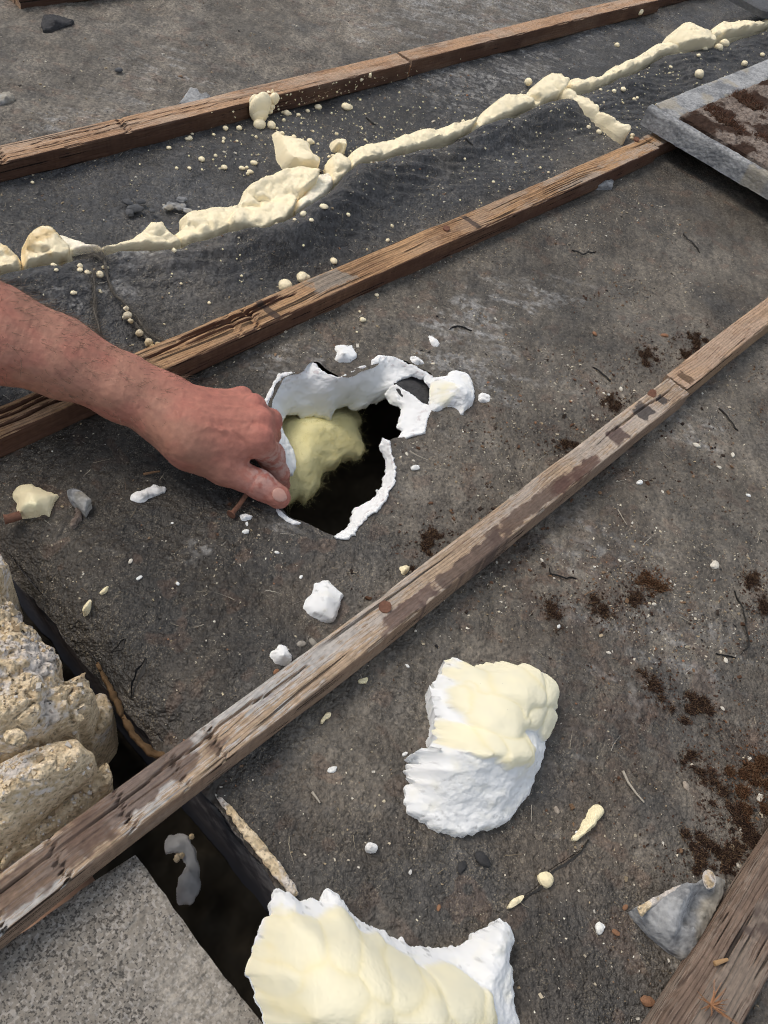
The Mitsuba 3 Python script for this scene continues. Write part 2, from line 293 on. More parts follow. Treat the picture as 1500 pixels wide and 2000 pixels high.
def skin_col(p, n, uv):
    b = fbm(p.x * 38, p.y * 38, p.z * 38, 3); f = fbm(p.x * 260, p.y * 260, p.z * 260, 3); v = noise(p.x * 900, p.y * 900, p.z * 900)
    hand = smoothstep(.27, .31, p.x)
    c = mix(C3(.36, .172, .122), C3(.415, .165, .122), hand)
    c = mix(c, C3(.41, .128, .098), smoothstep(.4, .7, b) * .45)
    for q, r in KNUCK: c = mix(c, C3(.47, .165, .13), .5 * dr.exp(-((p.x - q[0]) ** 2 + (p.y - q[1]) ** 2 + (p.z - q[2]) ** 2) / r ** 2))
    for q, r in DUSTY: c = mix(c, C3(.46, .38, .35), .5 * dr.exp(-((p.x - q[0]) ** 2 + (p.y - q[1]) ** 2 + (p.z - q[2]) ** 2) / r ** 2) * smoothstep(.3, .6, f))
    c = mix(c, C3(.27, .11, .085), .3 * smoothstep(.58, .72, fbm(p.x * 120, p.y * 120, p.z * 120, 2)))
    return c * (.76 + .38 * f + .10 * v)
ARMDIR = unit([.09, -.10, -.03])
def skin_bump(p, n, uv):
    a, b, _ = voronoi(p.x * 900 + p.z * 300, p.y * 900 - p.z * 300)
    u = p.x * .67 + p.y * -.74
    wr = fbm(u * 420, (p.x * .74 + p.y * .67) * 120, p.z * 150, 2)
    return .5 * dr.minimum(b - a, .35) + .8 * wr
KNUCK = [((.331, .344, .058), .012), ((.344, .357, .062), .012), ((.352, .376, .060), .011), ((.372, .366, .024), .012), ((.352, .396, .05), .011), ((.317, .327, .028), .011)]
DUSTY = [((.318, .326, .026), .016), ((.346, .338, .022), .016), ((.33, .33, .03), .012), ((.352, .338, .005), .014)]
scene['skin'] = pbsdf(proc(skin_col), .52, .4, skin_bump, .0011, eps=2e-4)
scene['nail'] = pbsdf(proc(lambda p, n, uv: mix(C3(.48, .25, .20), C3(.54, .32, .26), fbm(p.x * 200, p.y * 200, p.z * 200, 2))), .32, .5)
scene['hair'] = pbsdf((.13, .085, .055), .5, .4)
scene['shirt'] = pbsdf(proc(lambda p, n, uv: C3(.05, .055, .07) * (.8 + .4 * fbm(p.x * 300, p.y * 300, p.z * 300, 2))), .95, .1)
scene['wool'] = pbsdf(proc(lambda p, n, uv: mix(C3(.86, .76, .36), C3(.93, .86, .50), fbm(p.x * 60, p.y * 60, p.z * 60, 4))), .95, .05, lambda p, n, uv: fbm(p.x * 140, p.y * 140, p.z * 140, 4), .002)
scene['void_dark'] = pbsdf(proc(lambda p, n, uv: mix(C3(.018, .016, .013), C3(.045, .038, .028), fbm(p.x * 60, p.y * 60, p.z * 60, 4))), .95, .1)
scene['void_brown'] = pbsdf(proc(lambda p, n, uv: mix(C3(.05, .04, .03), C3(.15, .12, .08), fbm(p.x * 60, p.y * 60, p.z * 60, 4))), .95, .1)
scene['board_dark'] = pbsdf(proc(lambda p, n, uv: mix(C3(.035, .035, .042), C3(.17, .165, .17), smoothstep(.35, .75, fbm(p.x * 90, p.y * 90, p.z * 90, 4)) * smoothstep(-.09, -.01, p.z))), .8, .3,  # grey mottling fades to a darker tone towards the bottom
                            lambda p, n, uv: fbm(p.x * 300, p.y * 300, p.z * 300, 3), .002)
scene['bits'] = pbsdf(VC, .85, .15)
scene['fibres'] = pbsdf(VC, .8, .2)
scene['rust'] = pbsdf(proc(lambda p, n, uv: mix(C3(.10, .05, .035), C3(.24, .12, .08), fbm(p.x * 500, p.y * 500, p.z * 500, 3))), .85, .2)
scene['black_felt'] = pbsdf(proc(lambda p, n, uv: C3(.05, .05, .053) * (.5 + fbm(p.x * 400, p.y * 400, p.z * 400, 3))), .8, .3, felt_bump, .002)
scene['grey_felt'] = pbsdf(proc(lambda p, n, uv: C3(.34, .345, .355) * (.6 + .8 * fbm(p.x * 120, p.y * 120, p.z * 120, 3))), .9, .2)
scene['mortar_painted_shade'] = pbsdf(proc(lambda p, n, uv: C3(.12, .075, .04) * (.5 + fbm(p.x * 200, p.y * 200, p.z * 200, 3))), .95, .1)  # tan mortar darkened, its shade under the felt painted into the colour
scene['ground_grass'] = pbsdf(proc(lambda p, n, uv: mix(C3(.05, .075, .03), C3(.10, .12, .05), fbm(p.x * 3, p.y * 3, 0, 4))), .95, .1)
scene['brick'] = pbsdf(proc(lambda p, n, uv: mix(C3(.30, .17, .12), C3(.38, .24, .17), fbm(p.x * 20, p.y * 20, p.z * 20, 3))), .9, .1)

# ---------------------------------------------------------------- the roof: underlay felt, void, gable
SEAM = np.array([(0.2809,0.6807,0.021),(0.3077,0.6758,0.021),(0.3371,0.6707,0.021),(0.3541,0.673,0.021),(0.3976,0.6651,0.021),(0.437,0.6432,0.021),(0.4564,0.6336,0.021),(0.4809,0.6339,0.021),(0.518,0.6301,0.021),(0.5529,0.6079,0.021),(0.59,0.6084,0.021),(0.6563,0.6284,0.021),(0.699,0.647,0.021),(0.7415,0.6588,0.021),(0.8022,0.6609,0.021),(0.9002,0.6566,0.021),(0.9927,0.665,0.021),(1.0811,0.6633,0.021),(1.1998,0.6695,0.021),(1.2658,0.6713,0.021),(1.4258,0.6748,0.021),(1.5814,0.6952,0.021),(1.6589,0.687,0.021),(1.7608,0.685,0.021),(1.9317,0.6744,0.021),(2.0762,0.6543,0.021)])
SX, SY = SEAM[:, 0], SEAM[:, 1]
o_ = np.argsort(SX); SX, SY = SX[o_], SY[o_]
HOLE = np.array([(0.4015,0.4162,0),(0.4217,0.4287,0),(0.4374,0.4378,0),(0.4534,0.4302,0),(0.4703,0.4375,0),(0.48,0.4341,0),(0.4793,0.4198,0),(0.4859,0.4018,0),(0.4956,0.3982,0),(0.5099,0.4,0),(0.5283,0.3956,0),(0.538,0.4008,0),(0.5536,0.3975,0),(0.5611,0.3869,0),(0.5649,0.375,0),(0.5717,0.3583,0),(0.5722,0.3466,0),(0.5577,0.3301,0),(0.5334,0.3105,0),(0.5205,0.3044,0),(0.5031,0.2924,0),(0.4919,0.2976,0),(0.4798,0.3001,0),(0.4668,0.3075,0),(0.4555,0.2941,0),(0.449,0.2828,0),(0.4338,0.2671,0),(0.4209,0.2612,0),(0.4083,0.2554,0),(0.3937,0.2514,0),(0.3753,0.2506,0),(0.3588,0.2447,0),(0.3492,0.245,0),(0.341,0.2553,0),(0.3372,0.265,0),(0.3302,0.282,0),(0.3237,0.2903,0),(0.3232,0.3047,0),(0.3309,0.3314,0),(0.3554,0.3667,0)])
SLOT = .1235
def seam_y(x): return np.interp(x, SX, SY)
def felt_h(x, y, fine=True):
    x = np.asarray(x, float); y = np.asarray(y, float); z0 = np.zeros_like(x)
    p = np.stack([x, y, z0], -1)
    h = .014 * (nfbm(p * 5.5, 3, 11) - .5) + .0055 * (nfbm(p * 22, 3, 12) - .5)
    s = seam_y(x) - y + .004 * (nfbm(p * 40, 2, 5) - .5)
    up = 1 / (1 + np.exp(-np.clip((s - .003) / .0022, -40, 40)))
    fall = np.clip((y - .51) / .12, 0, 1); fall = fall * fall * (3 - 2 * fall)
    band = up * fall
    h = h + (.015 + .011 * nfbm(p * np.array([5, 0, 0]), 2, 77)) * band * np.exp(-np.clip(s, 0, 1) / .14) + (.004 + .022 * np.clip(nfbm(p * np.array([7, 0, 0]), 3, 78) * 2 - .6, 0, 1)) * up * np.exp(-((s - .028) / .022) ** 2) + band * .012 * (nfbm(p * np.array([8, 20, 1]), 2, 79) - .5)
    w = .028 * nfbm(p * 11, 3, 21) + .035 * nfbm(p * 4, 2, 22)
    u = (y + .28 * x + w) 
    rip = np.sin(u * 2 * np.pi / .0150 + 7 * nfbm(p * np.array([22, 40, 1]), 3, 23)) * np.clip(2.4 * nfbm(p * np.array([16, 45, 1]), 3, 24) - .6, 0, 1.3)
    rip2 = np.sin((y * .9 + .05 * x + 1.4 * w) * 2 * np.pi / .009 + 4 * nfbm(p * 20, 2, 25))
    h = h + band * (.0019 * rip + .0004 * rip2 * nfbm(p * 20, 2, 28) * 2)
    hz_ = np.exp(-(((x - .38) / .10) ** 2 + ((y - .36) / .10) ** 2) ** 2)
    h = h * (1 - hz_)
    other = np.exp(-(((x - .72) / .22) ** 2 + ((y - .36) / .10) ** 2))
    h = h + other * .0016 * (nfbm(p * 12, 2, 29) - .35) * np.sin((y - .35 * x + w) * 2 * np.pi / .018 + 4 * nfbm(p * 14, 2, 26))
    e = np.clip((SLOT + .055 - x) / .055, 0, 1) * np.clip((y - .155) / .05, 0, 1)
    h = h - .026 * e ** 2.2 + .004 * e * np.sin(y * 60) 
    if fine: h = h + .0011 * (nfbm(p * 260, 3, 31) - .5) + .0016 * (nfbm(p * 90, 2, 32) - .5)
    # flat under the battens
    return h
def build_felt():
    def axis(a, b, s0, s1, x0):
        out = [a]
        while out[-1] < b:
            t = min(1, max(0, (out[-1] - x0) / 1.6)); out.append(out[-1] + s0 + (s1 - s0) * t)
        return np.array(out)
    xs = np.r_[SLOT, axis(SLOT + .0018, 2.35, .0018, .0042, .5)]; ys = axis(-.36, 1.55, .0017, .0031, .2)
    xs = np.r_[xs, np.linspace(2.36, 12, 30)]; ys = np.r_[np.linspace(-9, -.37, 30), ys, np.linspace(1.56, 10, 30)]
    X, Y = np.meshgrid(xs, ys, indexing='ij'); sh = X.shape
    hp = Polygon(resample(HOLE, .003)[:, :2]).buffer(-.0012); hp = hp.intersection(shapely.affinity.translate(hp, 0, -.0060))
    x, y = X.ravel().copy(), Y.ravel().copy()
    near = (x > .2) & (x < .62) & (y > .2) & (y < .52)
    inn = np.zeros(len(x), bool); pt = shapely.points(x[near], y[near]); inn[near] = shapely.contains(hp, pt)
    dist = np.full(len(x), 9.); dist[near] = shapely.distance(pt, hp.exterior)
    snap = inn & (dist < .0019)
    ring = np.array(hp.exterior.coords)
    for i in np.flatnonzero(snap):
        q = hp.exterior.interpolate(hp.exterior.project(shapely.Point(x[i], y[i]))); x[i], y[i] = q.x, q.y
    dead = inn & ~snap
    i, j = np.meshgrid(np.arange(sh[0] - 1), np.arange(sh[1] - 1), indexing='ij')
    a = (i * sh[1] + j).ravel(); q = np.stack([a, a + sh[1], a + sh[1] + 1, a + 1], 1)
    q = q[~dead[q].any(1)]
    # the felt's frayed edge along the gable
    edge = x <= SLOT + 1e-9
    x[edge] += .006 * (nfbm(np.c_[x, y, x * 0][edge] * 60, 3, 3) - .5) + .008 * (nfbm(np.c_[x, y, x * 0][edge] * 14, 2, 4) - .5)
    z = felt_h(x, y)
    f = np.vstack([q[:, [0, 1, 2]], q[:, [0, 2, 3]]])
    m = trimesh.Trimesh(np.c_[x, y, z], f, process=False); m.remove_unreferenced_vertices()
    return m
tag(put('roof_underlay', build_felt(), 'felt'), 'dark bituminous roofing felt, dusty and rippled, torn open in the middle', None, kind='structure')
def box(a, b):
    return trimesh.creation.box(bounds=[a, b])
def lumpy_sheet(x0, x1, y0, y1, z, step, amp, freq, seed):
    xs, ys = np.arange(x0, x1, step), np.arange(y0, y1, step); X, Y = np.meshgrid(xs, ys, indexing='ij')
    P = np.stack([X, Y, X * 0], -1); Z = z + amp * (nfbm(P * freq, 4, seed) - .5)
    i, j = np.meshgrid(np.arange(len(xs) - 1), np.arange(len(ys) - 1), indexing='ij'); a = (i * len(ys) + j).ravel(); m = len(ys)
    return trimesh.Trimesh(np.stack([X, Y, Z], -1).reshape(-1, 3), np.vstack([np.stack([a, a + m, a + m + 1], 1), np.stack([a, a + m + 1, a + 1], 1)]), process=False)
tag(put('gable_wall', box([-.30, -8, -3], [.062, 9, -.125]), 'brick', False), 'top of the brick gable wall beside the roof edge', 'wall')
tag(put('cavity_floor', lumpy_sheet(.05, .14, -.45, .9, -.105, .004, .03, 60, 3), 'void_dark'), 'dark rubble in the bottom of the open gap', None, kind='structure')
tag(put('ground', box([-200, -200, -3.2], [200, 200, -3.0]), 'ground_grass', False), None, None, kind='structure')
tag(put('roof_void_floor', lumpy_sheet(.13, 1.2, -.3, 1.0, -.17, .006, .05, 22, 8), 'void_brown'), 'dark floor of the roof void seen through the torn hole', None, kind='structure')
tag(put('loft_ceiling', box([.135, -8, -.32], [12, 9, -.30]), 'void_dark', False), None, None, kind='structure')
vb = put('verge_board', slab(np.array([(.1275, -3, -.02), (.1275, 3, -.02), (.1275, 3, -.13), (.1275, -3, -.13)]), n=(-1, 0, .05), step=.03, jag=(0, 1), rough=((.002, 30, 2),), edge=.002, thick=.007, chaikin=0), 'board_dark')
tag(vb, 'dark board lining the right side of the open gap', 'board')
MC = lambda P, lob, d: None
tan_edge = np.array([(0.1302,0.1453,0),(0.1323,0.1357,0),(0.133,0.1223,0),(0.1337,0.106,0),(0.134,0.0895,0),(0.1337,0.0756,0),(0.1321,0.0631,0),(0.1307,0.0561,0),(0.1268,0.058,0),(0.1256,0.0662,0),(0.1254,0.0793,0),(0.1262,0.0957,0),(0.1267,0.1123,0),(0.1279,0.1268,0),(0.1284,0.1373,0)])
k = put('mortar_fillet', slab(tan_edge + [-.001, 0, .0022], n=(-.3, -.2, 1), step=.0015, jag=(.0018, 300), rough=((.0015, 300, 3),), edge=.0015, thick=.009), 'mortar')
tag(k, 'thin crumbly tan mortar strip along the felt edge below the weathered batten', 'mortar')
k = put('mortar_fillet', slab(np.array([(0.1295,0.2851,-0.018),(0.1268,0.2709,-0.018),(0.1244,0.2541,-0.018),(0.1198,0.2344,-0.018),(0.1178,0.2157,-0.018),(0.1202,0.2006,-0.018),(0.1261,0.1907,-0.018),(0.1226,0.1888,-0.018),(0.1163,0.1981,-0.018),(0.1131,0.2137,-0.018),(0.1153,0.232,-0.018),(0.1194,0.253,-0.018),(0.1231,0.2712,-0.018),(0.1259,0.2848,-0.018)]), n=(-.5, -.2, 1), step=.0018, jag=(.003, 200), rough=((.002, 200, 3),), edge=.002, thick=.008), 'mortar_painted_shade')
tag(k, 'tan mortar edge with painted shade under the felt above the batten', 'mortar')

# ---------------------------------------------------------------- battens
def batten(name, mat, x0, x1, y, w, h, seed, z0=.0005, chamf=.0022, wear=.0007, back=0.0, cracks=(), sag=None, tilt=0.0, end=.002, notch=()):
    L = x1 - x0; xs = np.r_[np.arange(x0, min(x1, 2.3), .003), np.linspace(min(x1, 2.3), x1, 6)] if x1 > 2.3 else np.arange(x0, x1 + 1e-6, .003)
    hw, hh = w / 2, h / 2
    # rounded section, finely sampled on the top and the front
    base = Polygon([(-hw, -hh), (hw, -hh), (hw, hh - back * .55), (hw - back, hh), (-hw, hh)]).buffer(-chamf).buffer(chamf, quad_segs=5)
    ring = np.array(shapely.segmentize(base.exterior, .0011).coords)[:-1]
    if Polygon(ring).exterior.is_ccw: ring = ring[::-1]
    t = np.roll(ring, -1, 0) - np.roll(ring, 1, 0); nn = np.stack([-t[:, 1], t[:, 0]], 1); nn /= np.linalg.norm(nn, axis=1, keepdims=True)
    nn *= np.sign((nn * ring).sum(1).mean())
    m = len(ring)
    X = np.repeat(xs, m); R = np.tile(ring, (len(xs), 1)); N = np.tile(nn, (len(xs), 1))
    P = np.c_[X * 9, R * 70]
    k = wear * 2 * (nfbm(P + seed * 7.3, 3, seed) - .5) + .00045 * 2 * (nfbm(np.c_[X * 22, R * 520] + seed, 3, seed + 1) - .5)
    corner = np.abs(np.abs(N[:, 0]) - np.abs(N[:, 1])) < .75
    k = k - np.where(corner & (N[:, 1] > 0), np.maximum(0, nfbm(np.c_[X * 26, R * 20] + seed, 3, seed + 2) - .56) * .010, 0)
    for cx0, cx1, cy, dep, wid in cracks:
        along = np.clip(np.minimum(X - cx0, cx1 - X) / .03, 0, 1)
        cc = cy + .0016 * 2 * (nz(np.c_[X * 45, X * 0, X * 0], seed + 9) - .5)
        k = k - dep * along * np.exp(-((R[:, 0] - cc) / wid) ** 2) * (N[:, 1] > .3)
    for nx, dep, wid in notch:
        k = k - dep * np.exp(-((X - nx - .15 * R[:, 0] - .002 * np.sin(R[:, 0] * 900)) / wid) ** 2) * (N[:, 1] > .2)
    R = R + N * k[:, None]
    yc = y + hw + .003 * 2 * (nz(np.c_[X * 3.1, X * 0, X * 0] + seed, seed) - .5)
    zc = z0 + hh + (sag(X) if sag else 0) + tilt * (X - x0)
    frac = np.r_[[end * 2 * (nfbm(np.c_[ring * 300, ring[:, :1] * 0] + seed, 3, seed) - .5)]][0]
    XX = X.copy(); XX[:m] += frac; XX[-m:] += frac[::-1]
    V = np.c_[XX, yc + R[:, 0], zc + R[:, 1]]
    i = np.arange(m); j = (i + 1) % m; F = []
    for s in range(len(xs) - 1):
        a0, b0 = s * m, (s + 1) * m
        F += [np.stack([a0 + i, a0 + j, b0 + j], 1), np.stack([a0 + i, b0 + j, b0 + i], 1)]
    F = np.vstack(F)
    n0 = len(V); e0, e1 = V[:m], V[-m:]
    V = np.vstack([V, e0, e0.mean(0), e1, e1.mean(0)])
    F = np.vstack([F, np.stack([n0 + i, np.full(m, n0 + m), n0 + j], 1), np.stack([n0 + m + 1 + i, n0 + m + 1 + j, np.full(m, n0 + 2 * m + 1)], 1)])
    msh = trimesh.Trimesh(V, F, process=False)
    if msh.volume < 0: msh.invert()
    return put(name, msh, mat)
def nail_head(parent, x, y, z, r=.0045, seed=0, lean=(.2, .1)):
    m = trimesh.creation.cylinder(r, .0022, sections=20).subdivide().subdivide()
    v = m.vertices; m.vertices = v + .0008 * (nfbm(v * 400 + seed, 2, seed)[:, None] - .5) * [1, 1, 1.5] + np.c_[v[:, 0] * 0, v[:, 0] * 0, v[:, 0] * lean[0] + v[:, 1] * lean[1]]
    sh = trimesh.creation.cylinder(r * .4, .012, sections=10); sh.apply_translation([0, 0, -.006])
    m = cat([m, sh]); m.apply_translation([x, y, z]); put('nail', m, 'rust', 40, parent=parent)
GB = 'timber battens across the felt'
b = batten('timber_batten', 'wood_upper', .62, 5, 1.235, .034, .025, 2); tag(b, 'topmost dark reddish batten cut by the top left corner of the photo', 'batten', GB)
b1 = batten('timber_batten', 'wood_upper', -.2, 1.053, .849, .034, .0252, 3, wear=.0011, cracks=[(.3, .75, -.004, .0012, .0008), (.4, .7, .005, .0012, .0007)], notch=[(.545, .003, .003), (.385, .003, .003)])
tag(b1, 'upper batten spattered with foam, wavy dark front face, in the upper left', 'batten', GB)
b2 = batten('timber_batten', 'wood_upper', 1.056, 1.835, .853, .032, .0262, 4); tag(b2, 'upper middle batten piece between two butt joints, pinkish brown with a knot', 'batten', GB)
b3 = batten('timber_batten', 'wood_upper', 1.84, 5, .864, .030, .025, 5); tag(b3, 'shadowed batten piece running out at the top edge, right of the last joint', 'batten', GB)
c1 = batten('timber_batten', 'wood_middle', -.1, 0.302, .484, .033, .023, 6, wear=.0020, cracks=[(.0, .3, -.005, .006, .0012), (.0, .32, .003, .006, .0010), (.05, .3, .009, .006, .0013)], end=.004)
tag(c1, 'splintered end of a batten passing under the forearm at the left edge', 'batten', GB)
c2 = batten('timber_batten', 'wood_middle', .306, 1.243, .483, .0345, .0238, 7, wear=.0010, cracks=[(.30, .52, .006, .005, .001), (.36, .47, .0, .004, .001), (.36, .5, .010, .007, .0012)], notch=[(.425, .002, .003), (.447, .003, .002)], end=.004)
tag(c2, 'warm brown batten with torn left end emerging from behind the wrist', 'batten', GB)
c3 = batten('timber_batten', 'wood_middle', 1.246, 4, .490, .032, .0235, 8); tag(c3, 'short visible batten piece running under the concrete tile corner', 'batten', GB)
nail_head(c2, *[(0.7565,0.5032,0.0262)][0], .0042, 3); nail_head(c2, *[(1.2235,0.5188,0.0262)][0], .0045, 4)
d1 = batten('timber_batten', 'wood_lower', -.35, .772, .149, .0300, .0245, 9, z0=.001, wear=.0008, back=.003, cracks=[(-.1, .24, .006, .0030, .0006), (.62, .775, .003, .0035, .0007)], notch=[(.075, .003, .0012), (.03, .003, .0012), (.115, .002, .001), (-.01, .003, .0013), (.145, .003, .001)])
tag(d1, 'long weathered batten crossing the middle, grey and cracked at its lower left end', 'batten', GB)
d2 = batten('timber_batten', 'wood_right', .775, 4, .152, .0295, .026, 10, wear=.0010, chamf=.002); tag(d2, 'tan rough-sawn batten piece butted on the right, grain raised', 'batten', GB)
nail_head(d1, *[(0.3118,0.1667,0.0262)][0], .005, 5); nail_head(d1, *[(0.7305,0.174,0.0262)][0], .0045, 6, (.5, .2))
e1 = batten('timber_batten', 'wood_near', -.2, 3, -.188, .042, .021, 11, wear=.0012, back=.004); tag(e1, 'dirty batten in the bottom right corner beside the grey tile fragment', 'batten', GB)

# ---------------------------------------------------------------- foam colours
CREAM, WHITE = np.array([.91, .80, .555]), np.array([.84, .855, .865])
scene['chunk_foam'] = pbsdf(VC, .55, .3, lambda p, n, uv: fbm(p.x * 600, p.y * 600, p.z * 600, 2), .0006)
def cream_col(P, lob, d):
    k = nfbm(P * 60, 3, 2)[:, None]; c = CREAM * (.92 + .14 * k) + np.array([.03, 0, -.05]) * (k - .5)
    return np.clip(c, 0, .95)
def pale_cream(P, lob, d): return np.clip(cream_col(P, lob, d) * 1.0 + np.array([.03, .05, .13]), 0, .92)
def old_cream(P, lob, d):
    k = np.clip((nfbm(P * 90, 3, 8) - .45) * 5, 0, 1)[:, None]; return cream_col(P, lob, d) * (1 - k) + np.array([.72, .55, .29]) * k
def torn_col(P, lob, d):
    """white where torn, cream on the grown skin of the lobes, dirty at the rim"""
    k = nfbm(P * 70, 3, 4)[:, None]; w = WHITE * (.95 + .06 * k)
    l = np.clip((lob / .0045 + 1.1 * (nfbm(P * 110, 3, 9) - .5)), 0, 1)[:, None]; c = w * (1 - l) + cream_col(P, lob, d) * np.array([.95, 1.02, 1.10]) * l
    s = np.clip((nfbm(P * 330, 2, 14) - .68) * 9, 0, 1)[:, None] * (1 - l) * np.clip(1 - d / .02, 0, 1)[:, None]
    c = c * (1 - .55 * s)
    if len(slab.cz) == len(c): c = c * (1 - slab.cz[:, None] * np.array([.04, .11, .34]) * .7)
    return np.clip(c, 0, .93)
def dirty_white(P, lob, d):
    s = np.clip((nfbm(P * 240, 3, 15) - .5) * 4, 0, 1)[:, None]; return WHITE * (1 - s * .55) * np.array([1, .98, .96])

TET = trimesh.creation.box(extents=(1, 1, 1))
TETRA = trimesh.Trimesh([(.6, .1, -.4), (-.4, .6, -.4), (-.3, -.6, -.4), (.05, 0, .6)], [(0, 1, 3), (1, 2, 3), (2, 0, 3), (0, 2, 1)], process=False)
def crumbs(x, y, z, size, col, rng, flat=(.35, .8), long=(.6, 2.0), base=TET):
    n = len(x); v = base.vertices * 1.0; V = np.tile(v, (n, 1, 1)) + rng.normal(size=(n, len(v), 3)) * .16
    sx = size * rng.uniform(*long, n); V = V * np.stack([sx, size, size * rng.uniform(*flat, n)], 1)[:, None]
    a = rng.uniform(0, 2 * np.pi, n); t = rng.normal(0, .3, n); ca, sa = np.cos(a), np.sin(a); ct, s_ = np.cos(t), np.sin(t)
    X = V[..., 0] * ct[:, None] - V[..., 2] * s_[:, None]; Z = V[..., 0] * s_[:, None] + V[..., 2] * ct[:, None]
    W = np.stack([X * ca[:, None] - V[..., 1] * sa[:, None] + x[:, None], X * sa[:, None] + V[..., 1] * ca[:, None] + y[:, None], Z + (z + size * .22)[:, None]], -1)
    F = base.faces[None] + (np.arange(n) * len(v))[:, None, None]
    return trimesh.Trimesh(W.reshape(-1, 3), F.reshape(-1, 3), process=False), np.repeat(col, len(v), 0)
# ---------------------------------------------------------------- the torn foam round the hole
A3 = lambda L: np.array([q[:3] for q in L], float)
def rim_col(P, lob, d):
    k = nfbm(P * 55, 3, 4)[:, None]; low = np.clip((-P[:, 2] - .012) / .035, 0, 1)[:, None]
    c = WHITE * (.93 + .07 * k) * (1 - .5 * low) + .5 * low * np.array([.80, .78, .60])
    s = np.clip((nfbm(P * 300, 2, 14) - .62) * 7, 0, 1)[:, None] * np.clip((P[:, 2:3] + .006) / .006, 0, 1)
    return np.clip(c * (1 - .5 * s * np.array([.8, 1, 1])), 0, .93)
far = [(0.3899,0.4048,0.002),(0.3986,0.4132,0.004),(0.4187,0.4256,0.004),(0.4343,0.4347,0.004),(0.4463,0.4305,0.004),(0.4505,0.426,0.004),(0.4669,0.4344,0.004),(0.4725,0.4335,0.004),(0.4766,0.431,0.004),(0.4759,0.4168,0.004),(0.4779,0.4073,0.004),(0.4824,0.399,0.004),(0.4921,0.3954,0.004),(0.5062,0.3972,0.004),(0.5165,0.3961,0.004),(0.5245,0.3928,0.004),(0.5341,0.3979,0.004),(0.5433,0.3978,0.004),(0.5496,0.3947,0.004),(0.5571,0.3842,0.004),(0.5609,0.3723,0.004),(0.5676,0.3557,0.004),(0.5683,0.35,0.003),(0.5628,0.3478,-0.002),(0.5598,0.3538,-0.003),(0.5572,0.3599,-0.005),(0.5518,0.3629,-0.006),(0.5471,0.3647,-0.008),(0.5413,0.3646,-0.01),(0.5375,0.3653,-0.016),(0.5359,0.3657,-0.026),(0.5355,0.3702,-0.034),(0.5272,0.3737,-0.04),(0.525,0.3809,-0.044),(0.5215,0.3801,-0.046),(0.5074,0.3836,-0.048),(0.5043,0.3884,-0.048),(0.5045,0.3963,-0.05),(0.4963,0.399,-0.05),(0.4874,0.3985,-0.05),(0.4783,0.3927,-0.05),(0.4741,0.3904,-0.051),(0.4722,0.3941,-0.05),(0.4674,0.3971,-0.049),(0.4607,0.4039,-0.047),(0.4539,0.4046,-0.046),(0.4482,0.4064,-0.045),(0.4457,0.412,-0.043),(0.4408,0.4148,-0.041),(0.4346,0.416,-0.04),(0.423,0.4086,-0.036),(0.4174,0.4048,-0.034),(0.391,0.3953,-0.006)]
ctl = [(0.4575,0.4163,-0.016),(0.4726,0.4002,-0.022),(0.5026,0.3936,-0.018),(0.5316,0.3856,-0.012),(0.4368,0.425,-0.012),(0.5524,0.3766,-0.006),(0.5275,0.3778,-0.026)]
m, c = slab(A3(far), ctl, n=(.1, -.62, .78), step=.0016, jag=(.0022, 220), rough=((.0035, 60, 3), (.0018, 180, 3), (.0008, 450, 2)), edge=.0035, thick=.008, seed=3, chaikin=0, colf=rim_col,
            lobes=[(0.5276,0.3795,-0.035,0.01,0.005),(0.5114,0.3885,-0.045,0.012,0.004),(0.4716,0.3954,-0.04,0.012,0.003)])
rim = put('torn_foam_rim', m, 'torn_foam', True, c); tag(rim, 'jagged white foam lining the torn hole in the felt, thick on its far side', 'foam')
lefto = [(0.397,0.4072,-0.004),(0.4038,0.402,-0.012),(0.4076,0.3953,-0.02),(0.4025,0.3849,-0.024),(0.4018,0.3776,-0.026),(0.4005,0.3705,-0.027),(0.3923,0.3543,-0.027),(0.3827,0.3456,-0.026),(0.3773,0.3424,-0.026),(0.3704,0.3439,-0.022),(0.3671,0.3459,-0.018),(0.3668,0.354,-0.01),(0.3722,0.3672,-0.004),(0.3805,0.3849,0)]
m, c = slab(A3(lefto), [(0.384,0.3664,-0.018)], n=(.45, -.4, .8), step=.0014, jag=(.0018, 260), rough=((.002, 120, 3), (.0008, 420, 2)), edge=.003, thick=.005, seed=7, chaikin=0, colf=rim_col)
put('near_flap', m, 'torn_foam', True, c, parent=rim)
fp = slab(A3([(0.5373,0.37,-0.01),(0.5564,0.3716,-0.01),(0.5697,0.3649,-0.01),(0.5802,0.3514,-0.01),(0.5657,0.3327,-0.01),(0.5466,0.318,-0.01),(0.5343,0.3237,-0.01),(0.5299,0.3383,-0.01),(0.53,0.3536,-0.01)]), step=.002, jag=(.001, 200), rough=((.0012, 120, 3),), edge=.002, thick=.002, seed=9)
tag(put('felt_flap', fp, 'black_felt'), 'dark piece of felt seen through the small oval opening in the white foam', 'felt flap')
